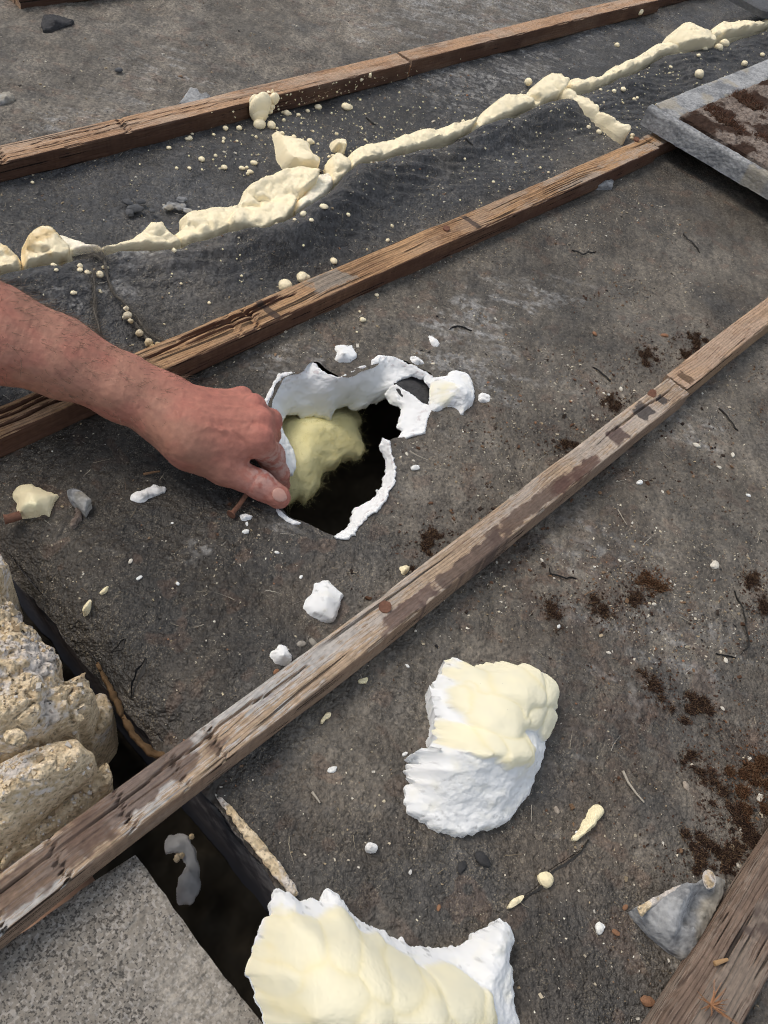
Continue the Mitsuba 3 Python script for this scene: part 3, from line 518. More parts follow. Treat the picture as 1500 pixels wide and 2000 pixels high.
strip = [(0.5678,0.3553,0.002),(0.5682,0.3441,0.004),(0.5554,0.3285,0.004),(0.5498,0.3156,0.005),(0.539,0.3042,0.005),(0.5304,0.3084,0.002),(0.5186,0.3033,0.002),(0.5013,0.2913,0.002),(0.4892,0.2955,0.002),(0.4797,0.2971,0.002),(0.4807,0.3079,-0.006),(0.4919,0.3118,-0.008),(0.4935,0.3215,-0.01),(0.5108,0.3324,-0.013),(0.521,0.3395,-0.015),(0.5222,0.3459,-0.018),(0.5226,0.3559,-0.022),(0.5265,0.364,-0.024),(0.5261,0.3685,-0.02),(0.5333,0.3686,-0.012),(0.5375,0.3646,-0.008),(0.5366,0.3589,-0.006),(0.5356,0.3528,-0.005),(0.5369,0.3465,-0.005),(0.5367,0.339,-0.004),(0.5361,0.3328,-0.003),(0.5343,0.3247,-0.002),(0.5373,0.3197,-0.001),(0.5472,0.3275,-0.001),(0.5557,0.3354,-0.001),(0.5556,0.34,0.002),(0.5598,0.3476,-0.001)]
m, c = slab(A3(strip), [(0.5253,0.3344,-0.008),(0.5056,0.3158,-0.007),(0.5308,0.3467,-0.01),(0.5225,0.3182,-0.004)], n=(-.1, -.30, .93), step=.0014, jag=(.0016, 300), rough=((.0022, 120, 3), (.0012, 300, 3)), edge=.0025, thick=.005, seed=8, chaikin=0, colf=rim_col,
            lobes=[(0.5244,0.3568,-0.02,0.007,0.005),(0.5224,0.3472,-0.017,0.006,0.004)])
put('right_strip', m, 'torn_foam', True, c, parent=rim)
near = [(0.4645,0.3154,-0.002),(0.4643,0.3058,0.003),(0.4593,0.2987,0.003),(0.4531,0.2926,0.003),(0.4466,0.2813,0.003),(0.4392,0.2733,0.003),(0.4314,0.2657,0.003),(0.4186,0.2598,0.003),(0.4061,0.254,0.003),(0.3984,0.2516,0.003),(0.3916,0.2501,0.003),(0.3814,0.2497,0.003),(0.3733,0.2493,0.003),(0.3637,0.2459,0.003),(0.3569,0.2433,0.003),(0.3473,0.2437,0.003),(0.342,0.2491,0.003),(0.3391,0.2539,0.003),(0.3529,0.2585,-0.008),(0.363,0.2596,-0.012),(0.369,0.2611,-0.013),(0.3728,0.2635,-0.014),(0.3785,0.2688,-0.014),(0.3849,0.2722,-0.014),(0.3901,0.2742,-0.014),(0.3989,0.2716,-0.014),(0.4066,0.2712,-0.014),(0.4149,0.272,-0.014),(0.4211,0.2772,-0.013),(0.4218,0.2737,-0.013),(0.4274,0.2765,-0.013),(0.4324,0.2815,-0.013),(0.4391,0.2851,-0.012),(0.4455,0.2901,-0.012),(0.4496,0.2928,-0.012),(0.4538,0.3001,-0.011),(0.4546,0.3071,-0.009),(0.4571,0.3119,-0.006)]
m, c = slab(A3(near), n=(-.35, -.1, .9), step=.0014, jag=(.002, 300), rough=((.0015, 160, 3), (.0008, 420, 2)), edge=.0025, thick=.006, seed=4, chaikin=0, colf=rim_col)
put('near_edge', m, 'torn_foam', True, c, parent=rim)
sl = [(0.3221,0.3071,0.002),(0.3235,0.3005,0.002),(0.3241,0.2909,0.002),(0.3265,0.2849,0.002),(0.3301,0.2809,0.002),(0.3268,0.2799,0.002),(0.3214,0.2825,0.002),(0.319,0.2884,0.002),(0.3184,0.2972,0.002),(0.3184,0.3042,0.002)]
m, c = slab(A3(sl), step=.0012, jag=(.0015, 300), rough=((.001, 300, 3),), edge=.002, thick=.004, seed=5, colf=rim_col)
put('near_sliver', m, 'torn_foam', True, c, parent=rim)
ear = [(0.5644,0.3412,0.006),(0.5738,0.3379,0.006),(0.5822,0.3343,0.006),(0.5917,0.3375,0.006),(0.5975,0.3337,0.006),(0.602,0.3271,0.006),(0.602,0.3204,0.006),(0.5988,0.3132,0.006),(0.594,0.3061,0.006),(0.5854,0.2971,0.006),(0.576,0.2898,0.006),(0.5685,0.2876,0.006),(0.5604,0.2877,0.006),(0.5542,0.2858,0.006),(0.5512,0.286,0.006),(0.554,0.2921,0.006),(0.5541,0.2973,0.006),(0.5506,0.3014,0.006),(0.5443,0.303,0.006),(0.5384,0.3026,0.006),(0.5322,0.3041,0.006),(0.5287,0.3082,0.006),(0.5373,0.3183,0.006),(0.5518,0.3311,0.006)]
m, c = slab(A3(ear), [(0.5602,0.3062,0.02),(0.5637,0.2961,0.017),(0.5542,0.3155,0.01),(0.5714,0.3244,0.012)], n=(.1, -.35, .93), step=.0017, jag=(.0018, 260), rough=((.0014, 120, 3), (.0006, 400, 2)), edge=.005, ground=.0005, seed=6, colf=torn_col, lobes=[(0.5543,0.3251,0.008,0.012,0.003),(0.5452,0.3124,0.008,0.01,0.003)])
tag(put('foam_chunk', m, 'torn_foam', True, c), 'white rounded foam flap with a cream hinge, lying on the right of the torn hole', 'foam')
# glass wool in the void
def wool():
    o = [(0.4647,0.4657,-0.075),(0.4988,0.4527,-0.075),(0.5283,0.4331,-0.075),(0.5368,0.4077,-0.075),(0.5285,0.389,-0.075),(0.5118,0.3767,-0.075),(0.5021,0.3537,-0.075),(0.488,0.3472,-0.075),(0.4753,0.3517,-0.075),(0.4603,0.3534,-0.075),(0.4415,0.3554,-0.075),(0.4235,0.3452,-0.075),(0.4106,0.3436,-0.075),(0.3952,0.3325,-0.075),(0.395,0.3433,-0.075),(0.381,0.3429,-0.075),(0.3729,0.357,-0.075),(0.3628,0.3848,-0.075),(0.3847,0.4286,-0.075),(0.4263,0.463,-0.075)]
    return slab(A3(o), [(0.4449,0.397,-0.045),(0.4696,0.3836,-0.048),(0.4111,0.3657,-0.05),(0.4132,0.3927,-0.045),(0.4456,0.364,-0.055),(0.4824,0.3706,-0.06),(0.5055,0.3869,-0.06),(0.3905,0.3971,-0.05)], step=.0025, jag=(.008, 90), rough=((.009, 20, 2), (.0014, 80, 2)), edge=.010, thick=.05, seed=12)
w_ = wool(); gw = put('glass_wool', w_, 'wool'); tag(gw, 'yellow glass wool insulation seen down inside the torn hole', 'insulation')
def strands(n, mesh, rng, ln, r, bend, color, up=0.3, k=3):
    """fine curved fibres standing on a mesh"""
    p, fi = trimesh.sample.sample_surface(mesh, n, seed=int(rng.integers(1e6))); nr = mesh.face_normals[fi]
    d = rng.normal(size=(n, 3)); d -= (d * nr).sum(1)[:, None] * nr * (1 - up); d += nr * up; d /= np.linalg.norm(d, axis=1, keepdims=True)
    return ribbons(p, d, rng.uniform(.5, 1.4, n) * ln, r, bend, rng, color)
def ribbons(p, d, ln, r, bend, rng, color, seg=3):
    n = len(p); b = rng.normal(size=(n, 3)) * bend; s = np.cross(d, rng.normal(size=(n, 3))); s /= np.linalg.norm(s, axis=1, keepdims=True) + 1e-9
    s2 = np.cross(d, s)
    V, F, C = [], [], []
    r = np.broadcast_to(r, n)
    for i in range(seg + 1):
        t = i / seg; c = p + d * (ln * t)[:, None] + b * ((ln * t * t))[:, None]; rr = (r * (1 - .75 * t))[:, None]
        V += [c + s * rr, c + (-.5 * s + .87 * s2) * rr, c + (-.5 * s - .87 * s2) * rr]
    V = np.stack(V, 1)
    for i in range(seg):
        for a in range(3):
            q = (a + 1) % 3; F += [[3 * i + a, 3 * i + q, 3 * i + 3 + q], [3 * i + a, 3 * i + 3 + q, 3 * i + 3 + a]]
    F = np.array(F)[None] + (np.arange(n) * V.shape[1])[:, None, None]
    col = np.repeat(np.broadcast_to(color, (n, 3)), V.shape[1], 0)
    return trimesh.Trimesh(V.reshape(-1, 3), F.reshape(-1, 3), process=False), col
m, c = strands(6000, w_, RNG, .0045, .00012, .9, RNG.uniform(.8, 1.05, (6000, 1)) * np.array([.82, .73, .36])); k = put('fibres', m, 'fibres', False, c, parent=gw); tag(k, kind='stuff')

# ---------------------------------------------------------------- the expanding foam seam
seam = 'foam_seam'; tag(seam, 'long bead of cream expanding foam squeezed out along the felt overlap', 'foam')
def along(P, n, r, am, rng, spread=.25):
    """lobes strung along the middle of an outline"""
    P = resample(P, .004); c = P.mean(0); _, _, vt = np.linalg.svd(P - c); ax = vt[0]; t = (P - c) @ ax
    out = []
    for i in range(n):
        ti = np.interp((i + .5) / n, [0, 1], [t.min() * .95, t.max() * .95]) + rng.normal() * .004
        near = np.abs(t - ti) < max(.012, (t.max() - t.min()) / n)
        q = P[near]
        if len(q) < 2: continue
        cc = q.mean(0); wdt = np.ptp((q - c) @ vt[1]) * .5 + .002
        off = vt[1] * rng.uniform(-spread, spread) * wdt
        out.append((*(cc + off), r * rng.uniform(.75, 1.3) * wdt, am * rng.uniform(.6, 1.3)))
    return out
def seam_piece(name, o, lobes=None, n=6, r=.95, am=.014, colf=cream_col, ctrl=(), rough=((.0022, 90, 3), (.0008, 300, 2)), step=.0022, edge=.004, seed=0, jag=(.0011, 130), tilt=(-.05, -.45, .9), parent=seam, crease=.0006, ground=-.006):
    o = A3(o); lb = along(o, n, r, am, np.random.default_rng(seed)) if lobes is None else lobes
    m, c = slab(o, ctrl, n=tilt, step=step, jag=jag, rough=rough, edge=edge, ground=ground, lobes=lb, seed=seed, colf=colf, crease=crease, cells=((.0042, .015), (.0008, .006)))
    return put(name, m, 'foam', True, c, parent=parent)
# front edges lie against the lip of the upper felt, back edges on the lower felt
seam_piece('bead', [(0.2932,0.7333,0.017),(0.307,0.7287,0.017),(0.3082,0.7131,0.017),(0.3123,0.699,0.017),(0.3055,0.6843,0.017),(0.2915,0.6837,0.017),(0.2826,0.685,0.017),(0.2671,0.6855,0.017)], n=3, colf=old_cream, seed=21, am=.012, rough=((.003, 70, 3),))
seam_piece('bead', [(0.3205,0.7123,0.017),(0.3314,0.7224,0.017),(0.3403,0.7268,0.017),(0.3474,0.7281,0.017),(0.3527,0.7263,0.017),(0.3597,0.7173,0.017),(0.3615,0.7018,0.017),(0.3619,0.6863,0.017),(0.3531,0.6741,0.017),(0.3396,0.6757,0.017),(0.3248,0.6821,0.017),(0.31,0.6808,0.017),(0.3067,0.6865,0.017)], lobes=[(0.3431,0.7192,0.012,0.03,0.018),(0.3515,0.6992,0.012,0.028,0.014),(0.3198,0.6989,0.012,0.02,0.008)], colf=old_cream, seed=22, rough=((.005, 60, 3), (.002, 200, 3)))
seam_piece('bead', [(0.3639,0.7299,0.01),(0.3752,0.7295,0.006),(0.3826,0.7148,0.006),(0.3892,0.7028,0.006),(0.3973,0.6941,0.006),(0.4017,0.6874,0.006),(0.3923,0.6884,0.006),(0.3805,0.6939,0.006),(0.3659,0.6968,0.006),(0.3645,0.7121,0.006)], n=3, am=.004, colf=pale_cream, seed=23)
seam_piece('bead', [(0.3897,0.677,0.017),(0.4041,0.6763,0.017),(0.418,0.6708,0.017),(0.4298,0.675,0.017),(0.4401,0.6768,0.017),(0.4479,0.6824,0.017),(0.4536,0.6848,0.017),(0.4577,0.6793,0.017),(0.4654,0.6807,0.017),(0.4664,0.6746,0.017),(0.4648,0.6657,0.017),(0.4644,0.6539,0.017),(0.4687,0.6516,0.017),(0.4696,0.6425,0.017),(0.4592,0.6375,0.017),(0.4392,0.6465,0.017),(0.4163,0.6561,0.017),(0.3995,0.6685,0.017)], lobes=[(0.4527,0.6762,0.014,0.018,0.016),(0.4597,0.668,0.014,0.016,0.012),(0.4338,0.6737,0.01,0.03,0.01),(0.4638,0.6551,0.01,0.02,0.006),(0.4134,0.6819,0.008,0.03,0.003)], seed=24, rough=((.002, 80, 3),))
seam_piece('bead', [(0.4927,0.6807,0.017),(0.5035,0.684,0.017),(0.5124,0.6816,0.017),(0.5283,0.6779,0.017),(0.5431,0.6725,0.017),(0.5522,0.6689,0.017),(0.5633,0.6667,0.017),(0.5563,0.6505,0.017),(0.5387,0.6358,0.017),(0.5262,0.6358,0.017),(0.5144,0.6355,0.017),(0.4994,0.6381,0.017),(0.4845,0.6386,0.017),(0.472,0.6412,0.017),(0.466,0.6487,0.017),(0.4709,0.6602,0.017),(0.4804,0.6638,0.017),(0.4861,0.6641,0.017)], lobes=[(0.4964,0.6782,0.016,0.014,0.01),(0.5125,0.6742,0.016,0.026,0.012),(0.5305,0.6693,0.016,0.028,0.012),(0.5487,0.6644,0.016,0.026,0.012),(0.4931,0.6622,0.01,0.018,0.004),(0.5163,0.6553,0.01,0.02,0.003)], seed=25)
seam_piece('lump', [(0.5301,0.6483,0.019),(0.5472,0.6599,0.019),(0.57,0.6715,0.019),(0.5828,0.6818,0.019),(0.5978,0.6937,0.019),(0.6046,0.6953,0.019),(0.6105,0.6948,0.019),(0.6342,0.6981,0.019),(0.6519,0.6997,0.019),(0.6628,0.7008,0.019),(0.6812,0.6945,0.019),(0.6957,0.6875,0.019),(0.6977,0.6799,0.019),(0.696,0.6703,0.019),(0.6824,0.659,0.019),(0.6609,0.652,0.019),(0.6479,0.6487,0.019),(0.635,0.6454,0.019),(0.6309,0.6377,0.019),(0.622,0.6303,0.019),(0.6076,0.6212,0.019),(0.5963,0.6154,0.019),(0.589,0.6124,0.019),(0.5833,0.6131,0.019),(0.5801,0.6148,0.019),(0.5685,0.6119,0.019),(0.5562,0.6117,0.019),(0.5506,0.6159,0.019),(0.5466,0.6237,0.019),(0.5368,0.6245,0.019),(0.5309,0.6299,0.019),(0.5266,0.6355,0.019),(0.5267,0.6411,0.019)],
           ctrl=[(0.5925,0.6665,0.014),(0.5887,0.6434,0.018),(0.6278,0.6703,0.012),(0.6468,0.6732,0.012)], lobes=[(0.6674,0.6699,0.024,0.032,0.018),(0.6514,0.6803,0.024,0.03,0.018),(0.6246,0.6822,0.022,0.03,0.016),(0.6018,0.6813,0.02,0.02,0.016),(0.5806,0.6715,0.02,0.018,0.01),(0.5434,0.651,0.014,0.024,0.014),(0.6205,0.6388,0.018,0.024,0.014),(0.5977,0.6304,0.016,0.026,0.014),(0.5681,0.6321,0.014,0.026,0.012),(0.5539,0.6397,0.014,0.024,0.008),(0.6083,0.6572,0.016,0.022,0.006),(0.6693,0.6637,0.02,0.024,0.014)], seed=26, rough=((.003, 60, 3), (.0012, 160, 3)), step=.0022)
seam_piece('bead', [(0.6873,0.6757,0.017),(0.7023,0.6788,0.017),(0.7138,0.6758,0.017),(0.7152,0.6686,0.017),(0.7124,0.6607,0.017),(0.7054,0.6512,0.017),(0.6842,0.6414,0.017),(0.6597,0.6314,0.017),(0.6426,0.6292,0.017),(0.6295,0.6275,0.017),(0.6219,0.629,0.017),(0.6356,0.6438,0.017),(0.661,0.6556,0.017)], n=5, am=.006, colf=pale_cream, seed=27, r=1.2)
seam_piece('lump', [(0.7284,0.6928,0.017),(0.7432,0.7021,0.017),(0.7558,0.7058,0.017),(0.7565,0.6986,0.017),(0.7546,0.6885,0.017),(0.753,0.677,0.017),(0.7476,0.6634,0.017),(0.7277,0.6558,0.017),(0.712,0.6544,0.017),(0.7116,0.6637,0.017),(0.7192,0.6759,0.017)], lobes=[(0.7398,0.6852,0.016,0.022,0.016),(0.7394,0.6717,0.014,0.018,0.008)], seed=28)
seam_piece('bead', [(0.7613,0.6908,0.017),(0.781,0.6996,0.017),(0.7971,0.7034,0.017),(0.808,0.7027,0.017),(0.8178,0.6996,0.017),(0.8307,0.6965,0.017),(0.8623,0.6967,0.017),(0.8989,0.6966,0.017),(0.9227,0.6935,0.017),(0.947,0.6904,0.017),(0.973,0.6882,0.017),(0.9988,0.6864,0.017),(1.0138,0.683,0.017),(1.0259,0.6809,0.017),(0.9977,0.6678,0.017),(0.9704,0.6613,0.017),(0.9373,0.6611,0.017),(0.9058,0.6605,0.017),(0.8781,0.6615,0.017),(0.8538,0.6613,0.017),(0.8284,0.6633,0.017),(0.8072,0.6649,0.017),(0.7847,0.6686,0.017),(0.7684,0.6696,0.017),(0.7528,0.6649,0.017),(0.7448,0.6634,0.017),(0.7533,0.6782,0.017)], n=24, am=.013, seed=29, r=1.0)
seam_piece('bead', [(1.0186,0.6809,0.017),(1.0463,0.6933,0.017),(1.0739,0.7031,0.017),(1.0974,0.7102,0.017),(1.1114,0.7112,0.017),(1.1224,0.7084,0.017),(1.1429,0.7069,0.017),(1.1686,0.7016,0.017),(1.1897,0.7108,0.017),(1.2089,0.7194,0.017),(1.2331,0.7262,0.017),(1.2535,0.7275,0.017),(1.2657,0.7246,0.017),(1.2741,0.7176,0.017),(1.2757,0.7076,0.017),(1.273,0.6956,0.017),(1.2478,0.6801,0.017),(1.2244,0.6734,0.017),(1.2057,0.6722,0.017),(1.1704,0.6728,0.017),(1.135,0.6705,0.017),(1.1099,0.6694,0.017),(1.0878,0.6672,0.017),(1.0608,0.6657,0.017),(1.0336,0.6647,0.017),(1.0111,0.6651,0.017),(0.9977,0.6678,0.017)], lobes=[(1.0689,0.6928,0.015,0.03,0.018),(1.1075,0.6932,0.015,0.032,0.02),(1.1421,0.6924,0.015,0.026,0.014),(1.204,0.7058,0.015,0.034,0.02),(1.2447,0.7076,0.015,0.036,0.022),(1.2594,0.6929,0.014,0.022,0.012),(1.0352,0.684,0.012,0.018,0.008)], seed=30, step=.003)
seam_piece('branch', [(1.2552,0.702,0.019),(1.2542,0.6858,0.019),(1.2526,0.6683,0.019),(1.2567,0.6486,0.019),(1.2563,0.6344,0.019),(1.2551,0.6207,0.019),(1.2476,0.608,0.019),(1.2405,0.5989,0.019),(1.239,0.5874,0.019),(1.2405,0.5781,0.019),(1.2497,0.5741,0.019),(1.2565,0.5694,0.019),(1.2543,0.5566,0.019),(1.247,0.5446,0.019),(1.2298,0.5371,0.019),(1.2253,0.5442,0.019),(1.2246,0.5529,0.019),(1.2263,0.5673,0.019),(1.2275,0.5804,0.019),(1.2259,0.5896,0.019),(1.2292,0.6003,0.019),(1.2261,0.6137,0.019),(1.2251,0.6299,0.019),(1.2231,0.6465,0.019),(1.2236,0.664,0.019),(1.2263,0.6844,0.019)], n=9, am=.011, seed=31, step=.0024, r=1.0)
seam_piece('bead', [(1.2822,0.7069,0.017),(1.3031,0.6968,0.017),(1.3218,0.697,0.017),(1.3356,0.6935,0.017),(1.3678,0.6906,0.017),(1.3955,0.6975,0.017),(1.4178,0.7049,0.017),(1.4467,0.7041,0.017),(1.4789,0.7084,0.017),(1.5078,0.7102,0.017),(1.5393,0.7156,0.017),(1.5703,0.7215,0.017),(1.601,0.728,0.017),(1.6236,0.7267,0.017),(1.6419,0.7225,0.017),(1.6467,0.7097,0.017),(1.6625,0.6952,0.017),(1.6218,0.6943,0.017),(1.591,0.6989,0.017),(1.5596,0.6933,0.017),(1.5281,0.686,0.017),(1.48,0.6814,0.017),(1.4344,0.6786,0.017),(1.3887,0.6747,0.017),(1.3474,0.6717,0.017),(1.3087,0.672,0.017),(1.2736,0.6751,0.017),(1.263,0.6848,0.017)], n=26, am=.013, seed=32, step=.0028, r=1.0)
seam_piece('lump', [(1.6378,0.7258,0.019),(1.6708,0.7392,0.019),(1.7076,0.7497,0.019),(1.7485,0.7548,0.019),(1.7803,0.7538,0.019),(1.7983,0.7455,0.019),(1.8058,0.7334,0.019),(1.788,0.7156,0.019),(1.7652,0.6999,0.019),(1.7495,0.6823,0.019),(1.739,0.6677,0.019),(1.7171,0.6732,0.019),(1.6918,0.6778,0.019),(1.6662,0.6914,0.019),(1.6421,0.7043,0.019)], lobes=[(1.7077,0.7193,0.022,0.065,0.03),(1.7303,0.7047,0.022,0.045,0.024),(1.6689,0.7264,0.018,0.03,0.016),(1.7504,0.6847,0.014,0.02,0.005)], seed=33, step=.0034, rough=((.003, 60, 3), (.0012, 260, 2)))
seam_piece('bead', [(1.7857,0.7118,0.017),(1.8308,0.7252,0.017),(1.8707,0.734,0.017),(1.8823,0.7278,0.017),(1.8814,0.7158,0.017),(1.9098,0.7187,0.017),(1.9373,0.7222,0.017),(1.9479,0.7138,0.017),(1.941,0.701,0.017),(1.9676,0.6998,0.017),(1.9946,0.6985,0.017),(2.0237,0.6994,0.017),(2.0517,0.6981,0.017),(2.1486,0.6937,0.017),(2.1958,0.6897,0.017),(2.1222,0.6544,0.017),(2.0805,0.6602,0.017),(1.9998,0.6715,0.017),(1.9727,0.6755,0.017),(1.9432,0.6779,0.017),(1.9012,0.6822,0.017),(1.8603,0.6864,0.017),(1.8138,0.688,0.017),(1.7713,0.6887,0.017),(1.7607,0.6924,0.017)], n=12, am=.018, seed=34, step=.0036)
blobk = 'foam_blob'
seam_piece('foam_blob', [(0.7305,0.8014,0.004),(0.7371,0.8028,0.004),(0.7415,0.7994,0.004),(0.7383,0.7893,0.004),(0.7452,0.7803,0.004),(0.7517,0.7688,0.004),(0.7619,0.7699,0.004),(0.7595,0.7608,0.004),(0.7527,0.7511,0.004),(0.7458,0.7401,0.004),(0.7417,0.7294,0.004),(0.7377,0.7188,0.004),(0.7267,0.7035,0.004),(0.7181,0.6969,0.004),(0.7083,0.703,0.004),(0.696,0.709,0.004),(0.6918,0.7164,0.004),(0.6881,0.7222,0.004),(0.6881,0.7303,0.004),(0.6924,0.7404,0.004),(0.6958,0.7497,0.004),(0.7029,0.7602,0.004),(0.7125,0.7725,0.004),(0.7217,0.7867,0.004)], lobes=[(0.7049,0.7115,0.018,0.032,0.026),(0.715,0.7379,0.016,0.028,0.024),(0.7135,0.7564,0.014,0.028,0.02),(0.6932,0.7354,0.012,0.02,0.018),(0.7399,0.7483,0.012,0.014,0.014),(0.7318,0.7925,0.006,0.012,0.008),(0.7069,0.6982,0.014,0.02,0.016),(0.6868,0.7271,0.006,0.01,0.006)], seed=35, parent=None, ground=-.002, step=.0022)
tag('foam_blob', 'big glossy folded cream foam blob on the dark felt just above the seam lump', 'foam')
k = seam_piece('foam_blob', [(0.7924,0.7501,0.004),(0.801,0.7521,0.004),(0.8081,0.7503,0.004),(0.8101,0.745,0.004),(0.8103,0.7391,0.004),(0.8028,0.7279,0.004),(0.7919,0.7215,0.004),(0.7873,0.7207,0.004),(0.7898,0.7296,0.004),(0.7842,0.7308,0.004),(0.7814,0.735,0.004)], lobes=[(0.7846,0.7345,0.01,0.014,0.013),(0.793,0.7292,0.01,0.014,0.012)], seed=36, parent=None, ground=-.002, step=.0016); tag(k, 'small split foam blob with a black scorched base beside the seam', 'foam')
# foam that landed on the upper batten: hung down its front face
def hung(spec, seed, name='foam_blob'):
    ms = [blob(q[:3], q[3], seed + i, 3, .06, 1.1, (1, q[4], q[5]), 0) for i, q in enumerate(spec)]
    m = cat(ms); return put(name, m, 'foam', True, cream_col(m.vertices, None, None))
k = hung([(*q[:3], *q[3:]) for q in [(0.7415,0.8411,0.018,0.0165,0.6,1.15),(0.7476,0.8435,0.022,0.015,0.6,1.05),(0.7371,0.8474,0.025,0.0085,0.6,1.2),(0.7394,0.8368,0.012,0.0125,0.6,1.0),(0.7323,0.8284,0.004,0.0088,0.9,0.8)]], 41); tag(k, 'egg-shaped cream foam blob dripping over the front face of the upper batten', 'foam')
k = hung([(*q[:3], *q[3:]) for q in [(0.7732,0.8481,0.022,0.008,0.7,1.05),(0.7757,0.8561,0.027,0.002,0.8,2.2),(0.7688,0.847,0.012,0.005,0.7,0.9),(0.7661,0.8465,0.007,0.0042,0.8,1.0)]], 42); tag(k, 'smaller foam blob with a thin tail next to the egg-shaped one on the upper batten', 'foam')
k = hung([(*q[:3], *q[3:]) for q in [(1.1666,0.6483,0.03,0.0001,0.7,0.8)]] and [(*q[:3], *q[3:]) for q in [(1.2459,0.7495,0.006,0.007,0.9,0.9)]], 43); tag(k, 'single round foam bead just behind the tall seam mound', 'foam')

# ---------------------------------------------------------------- droplets
DROPS = [(0.7902,0.8393,0.02,6.0),(0.7734,0.8609,0.035,4.0),(0.7877,0.8448,0.025,3.0),(0.8071,0.8327,0.034,3.5),(0.8287,0.837,0.018,4.0),(0.8523,0.8405,0.02,6.5),(0.8898,0.8202,0.003,8.5),(0.7001,0.8321,0.002,4.5),(0.6812,0.8376,0.018,5.0),(0.6645,0.8196,0.002,3.0),(0.608,0.7918,0.003,5.5),(0.6296,0.7916,0.002,3.0),(0.6409,0.7529,0.002,4.5),(0.6484,0.7519,0.002,3.0),(0.6635,0.7561,0.003,5.5),(0.6454,0.7422,0.003,5.0),(0.6407,0.7405,0.003,3.5),(0.6215,0.7635,0.002,5.0),(0.6598,0.8147,0.002,3.0),(0.7067,0.8047,0.002,3.0),(0.7444,0.8178,0.003,7.5),(0.7465,0.7977,0.003,4.0),(0.7485,0.8107,0.002,2.5),(0.7555,0.7835,0.003,4.0),(0.767,0.7638,0.003,6.5),(0.5978,0.592,0.016,6.0),(0.5714,0.6097,0.018,7.0),(0.6293,0.5922,0.012,6.5),(0.5678,0.6014,0.014,4.0),(0.6148,0.613,0.014,4.0),(0.5987,0.5788,0.012,4.0),(0.6663,0.5849,0.013,4.0),(0.6044,0.5403,0.006,7.0),(0.5545,0.5383,0.006,11.0),(0.5276,0.536,0.006,14.0),(0.6989,0.5432,0.006,4.0),(0.5659,0.4506,0.001,5.5),(0.6108,0.4734,0.001,4.0),(0.5733,0.4624,0.001,2.5),(0.5489,0.441,0.001,2.5),(0.3237,0.5417,0.004,8.0),(0.3297,0.6605,0.016,2.0),(0.3286,0.6728,0.016,5.0),(0.3276,0.6626,0.016,4.0),(0.3226,0.6475,0.014,3.5),(0.3243,0.6231,0.012,5.0),(0.3492,0.6493,0.016,5.0),(0.3465,0.645,0.016,4.5),(0.3515,0.6401,0.016,5.0),(0.3609,0.6328,0.016,7.0),(0.3695,0.6396,0.016,3.5),(0.3725,0.6378,0.016,3.5),(0.5757,0.5635,0.012,2.5),(0.5805,0.5871,0.013,3.0),(1.268,0.5466,0.01,4.0),(1.2091,0.5961,0.012,3.5),(1.2162,0.5793,0.012,5.0),(1.3435,0.6421,0.014,4.0),(1.3641,0.6375,0.014,4.5),(1.3766,0.6173,0.014,3.5),(1.388,0.6183,0.014,3.0),(1.2661,0.5969,0.013,3.5),(1.3613,0.5776,0.013,5.0),(1.4143,0.5888,0.013,4.0),(1.4031,0.5723,0.04,8.0),(1.5942,0.6139,0.012,8.0),(1.5632,0.6588,0.014,3.0),(1.6515,0.6535,0.014,3.5),(1.7957,0.6711,0.014,7.0),(1.7144,0.6748,0.014,5.0),(1.7815,0.6099,0.012,5.0),(1.7585,0.6637,0.012,7.0),(1.5753,0.7836,0.004,4.0),(1.7608,0.8581,0.01,8.0),(1.8729,0.6156,0.012,4.0),(0.9282,0.5631,0.01,3.0),(1.0476,0.5504,0.01,2.5),(1.1951,0.6647,0.016,4.0),(0.6682,0.9076,0.002,3.0),(0.6351,0.8483,0.002,3.0),(0.5871,0.8316,0.002,4.0),(0.5674,0.7883,0.002,3.0),(0.5822,0.7825,0.002,3.5),(0.4032,0.8355,0.012,3.0),(0.6594,0.8344,0.02,3.0),(0.6208,0.8399,0.012,3.5),(0.6251,0.8393,0.01,4.5),(0.6224,0.8389,0.006,3.0),(1.3244,0.6574,0.014,3.0),(1.3962,0.6726,0.014,2.5)]
SP_ = [(0.8898,0.8202,0.003),(0.5276,0.536,0.006),(0.5545,0.5383,0.006),(0.6044,0.5403,0.006),(0.3237,0.5417,0.004),(1.4031,0.5723,0.04),(1.5942,0.6139,0.012),(1.7608,0.8581,0.01),(0.7444,0.8178,0.003),(0.3609,0.6328,0.016),(0.7728,0.8612,0.035),(0.8287,0.837,0.018)]
SPECIAL = dict(zip([(round(q[0], 4), round(q[1], 4)) for q in SP_], ['oval foam droplet on the dark felt, well right of the egg-shaped blob', 'largest pale foam droplet, dome shaped, against the back of the warm brown batten', 'second largest pale foam droplet beside the dome-shaped one behind the warm brown batten',
    'third pale foam droplet along the back of the warm brown batten, farthest right', 'single round foam droplet beside the torn batten end, close to the forearm', 'round foam droplet perched on the corner of the interlocking tile', 'foam droplet against the top edge of the interlocking tile', 'foam droplet at the foot of the upper batten joint near the top edge', 'round foam droplet just under the drip of the egg-shaped blob', 'yellow open foam droplet at the bend of the torn felt thread', '', 'round foam droplet on the front of the upper batten, right of the small tailed blob']))
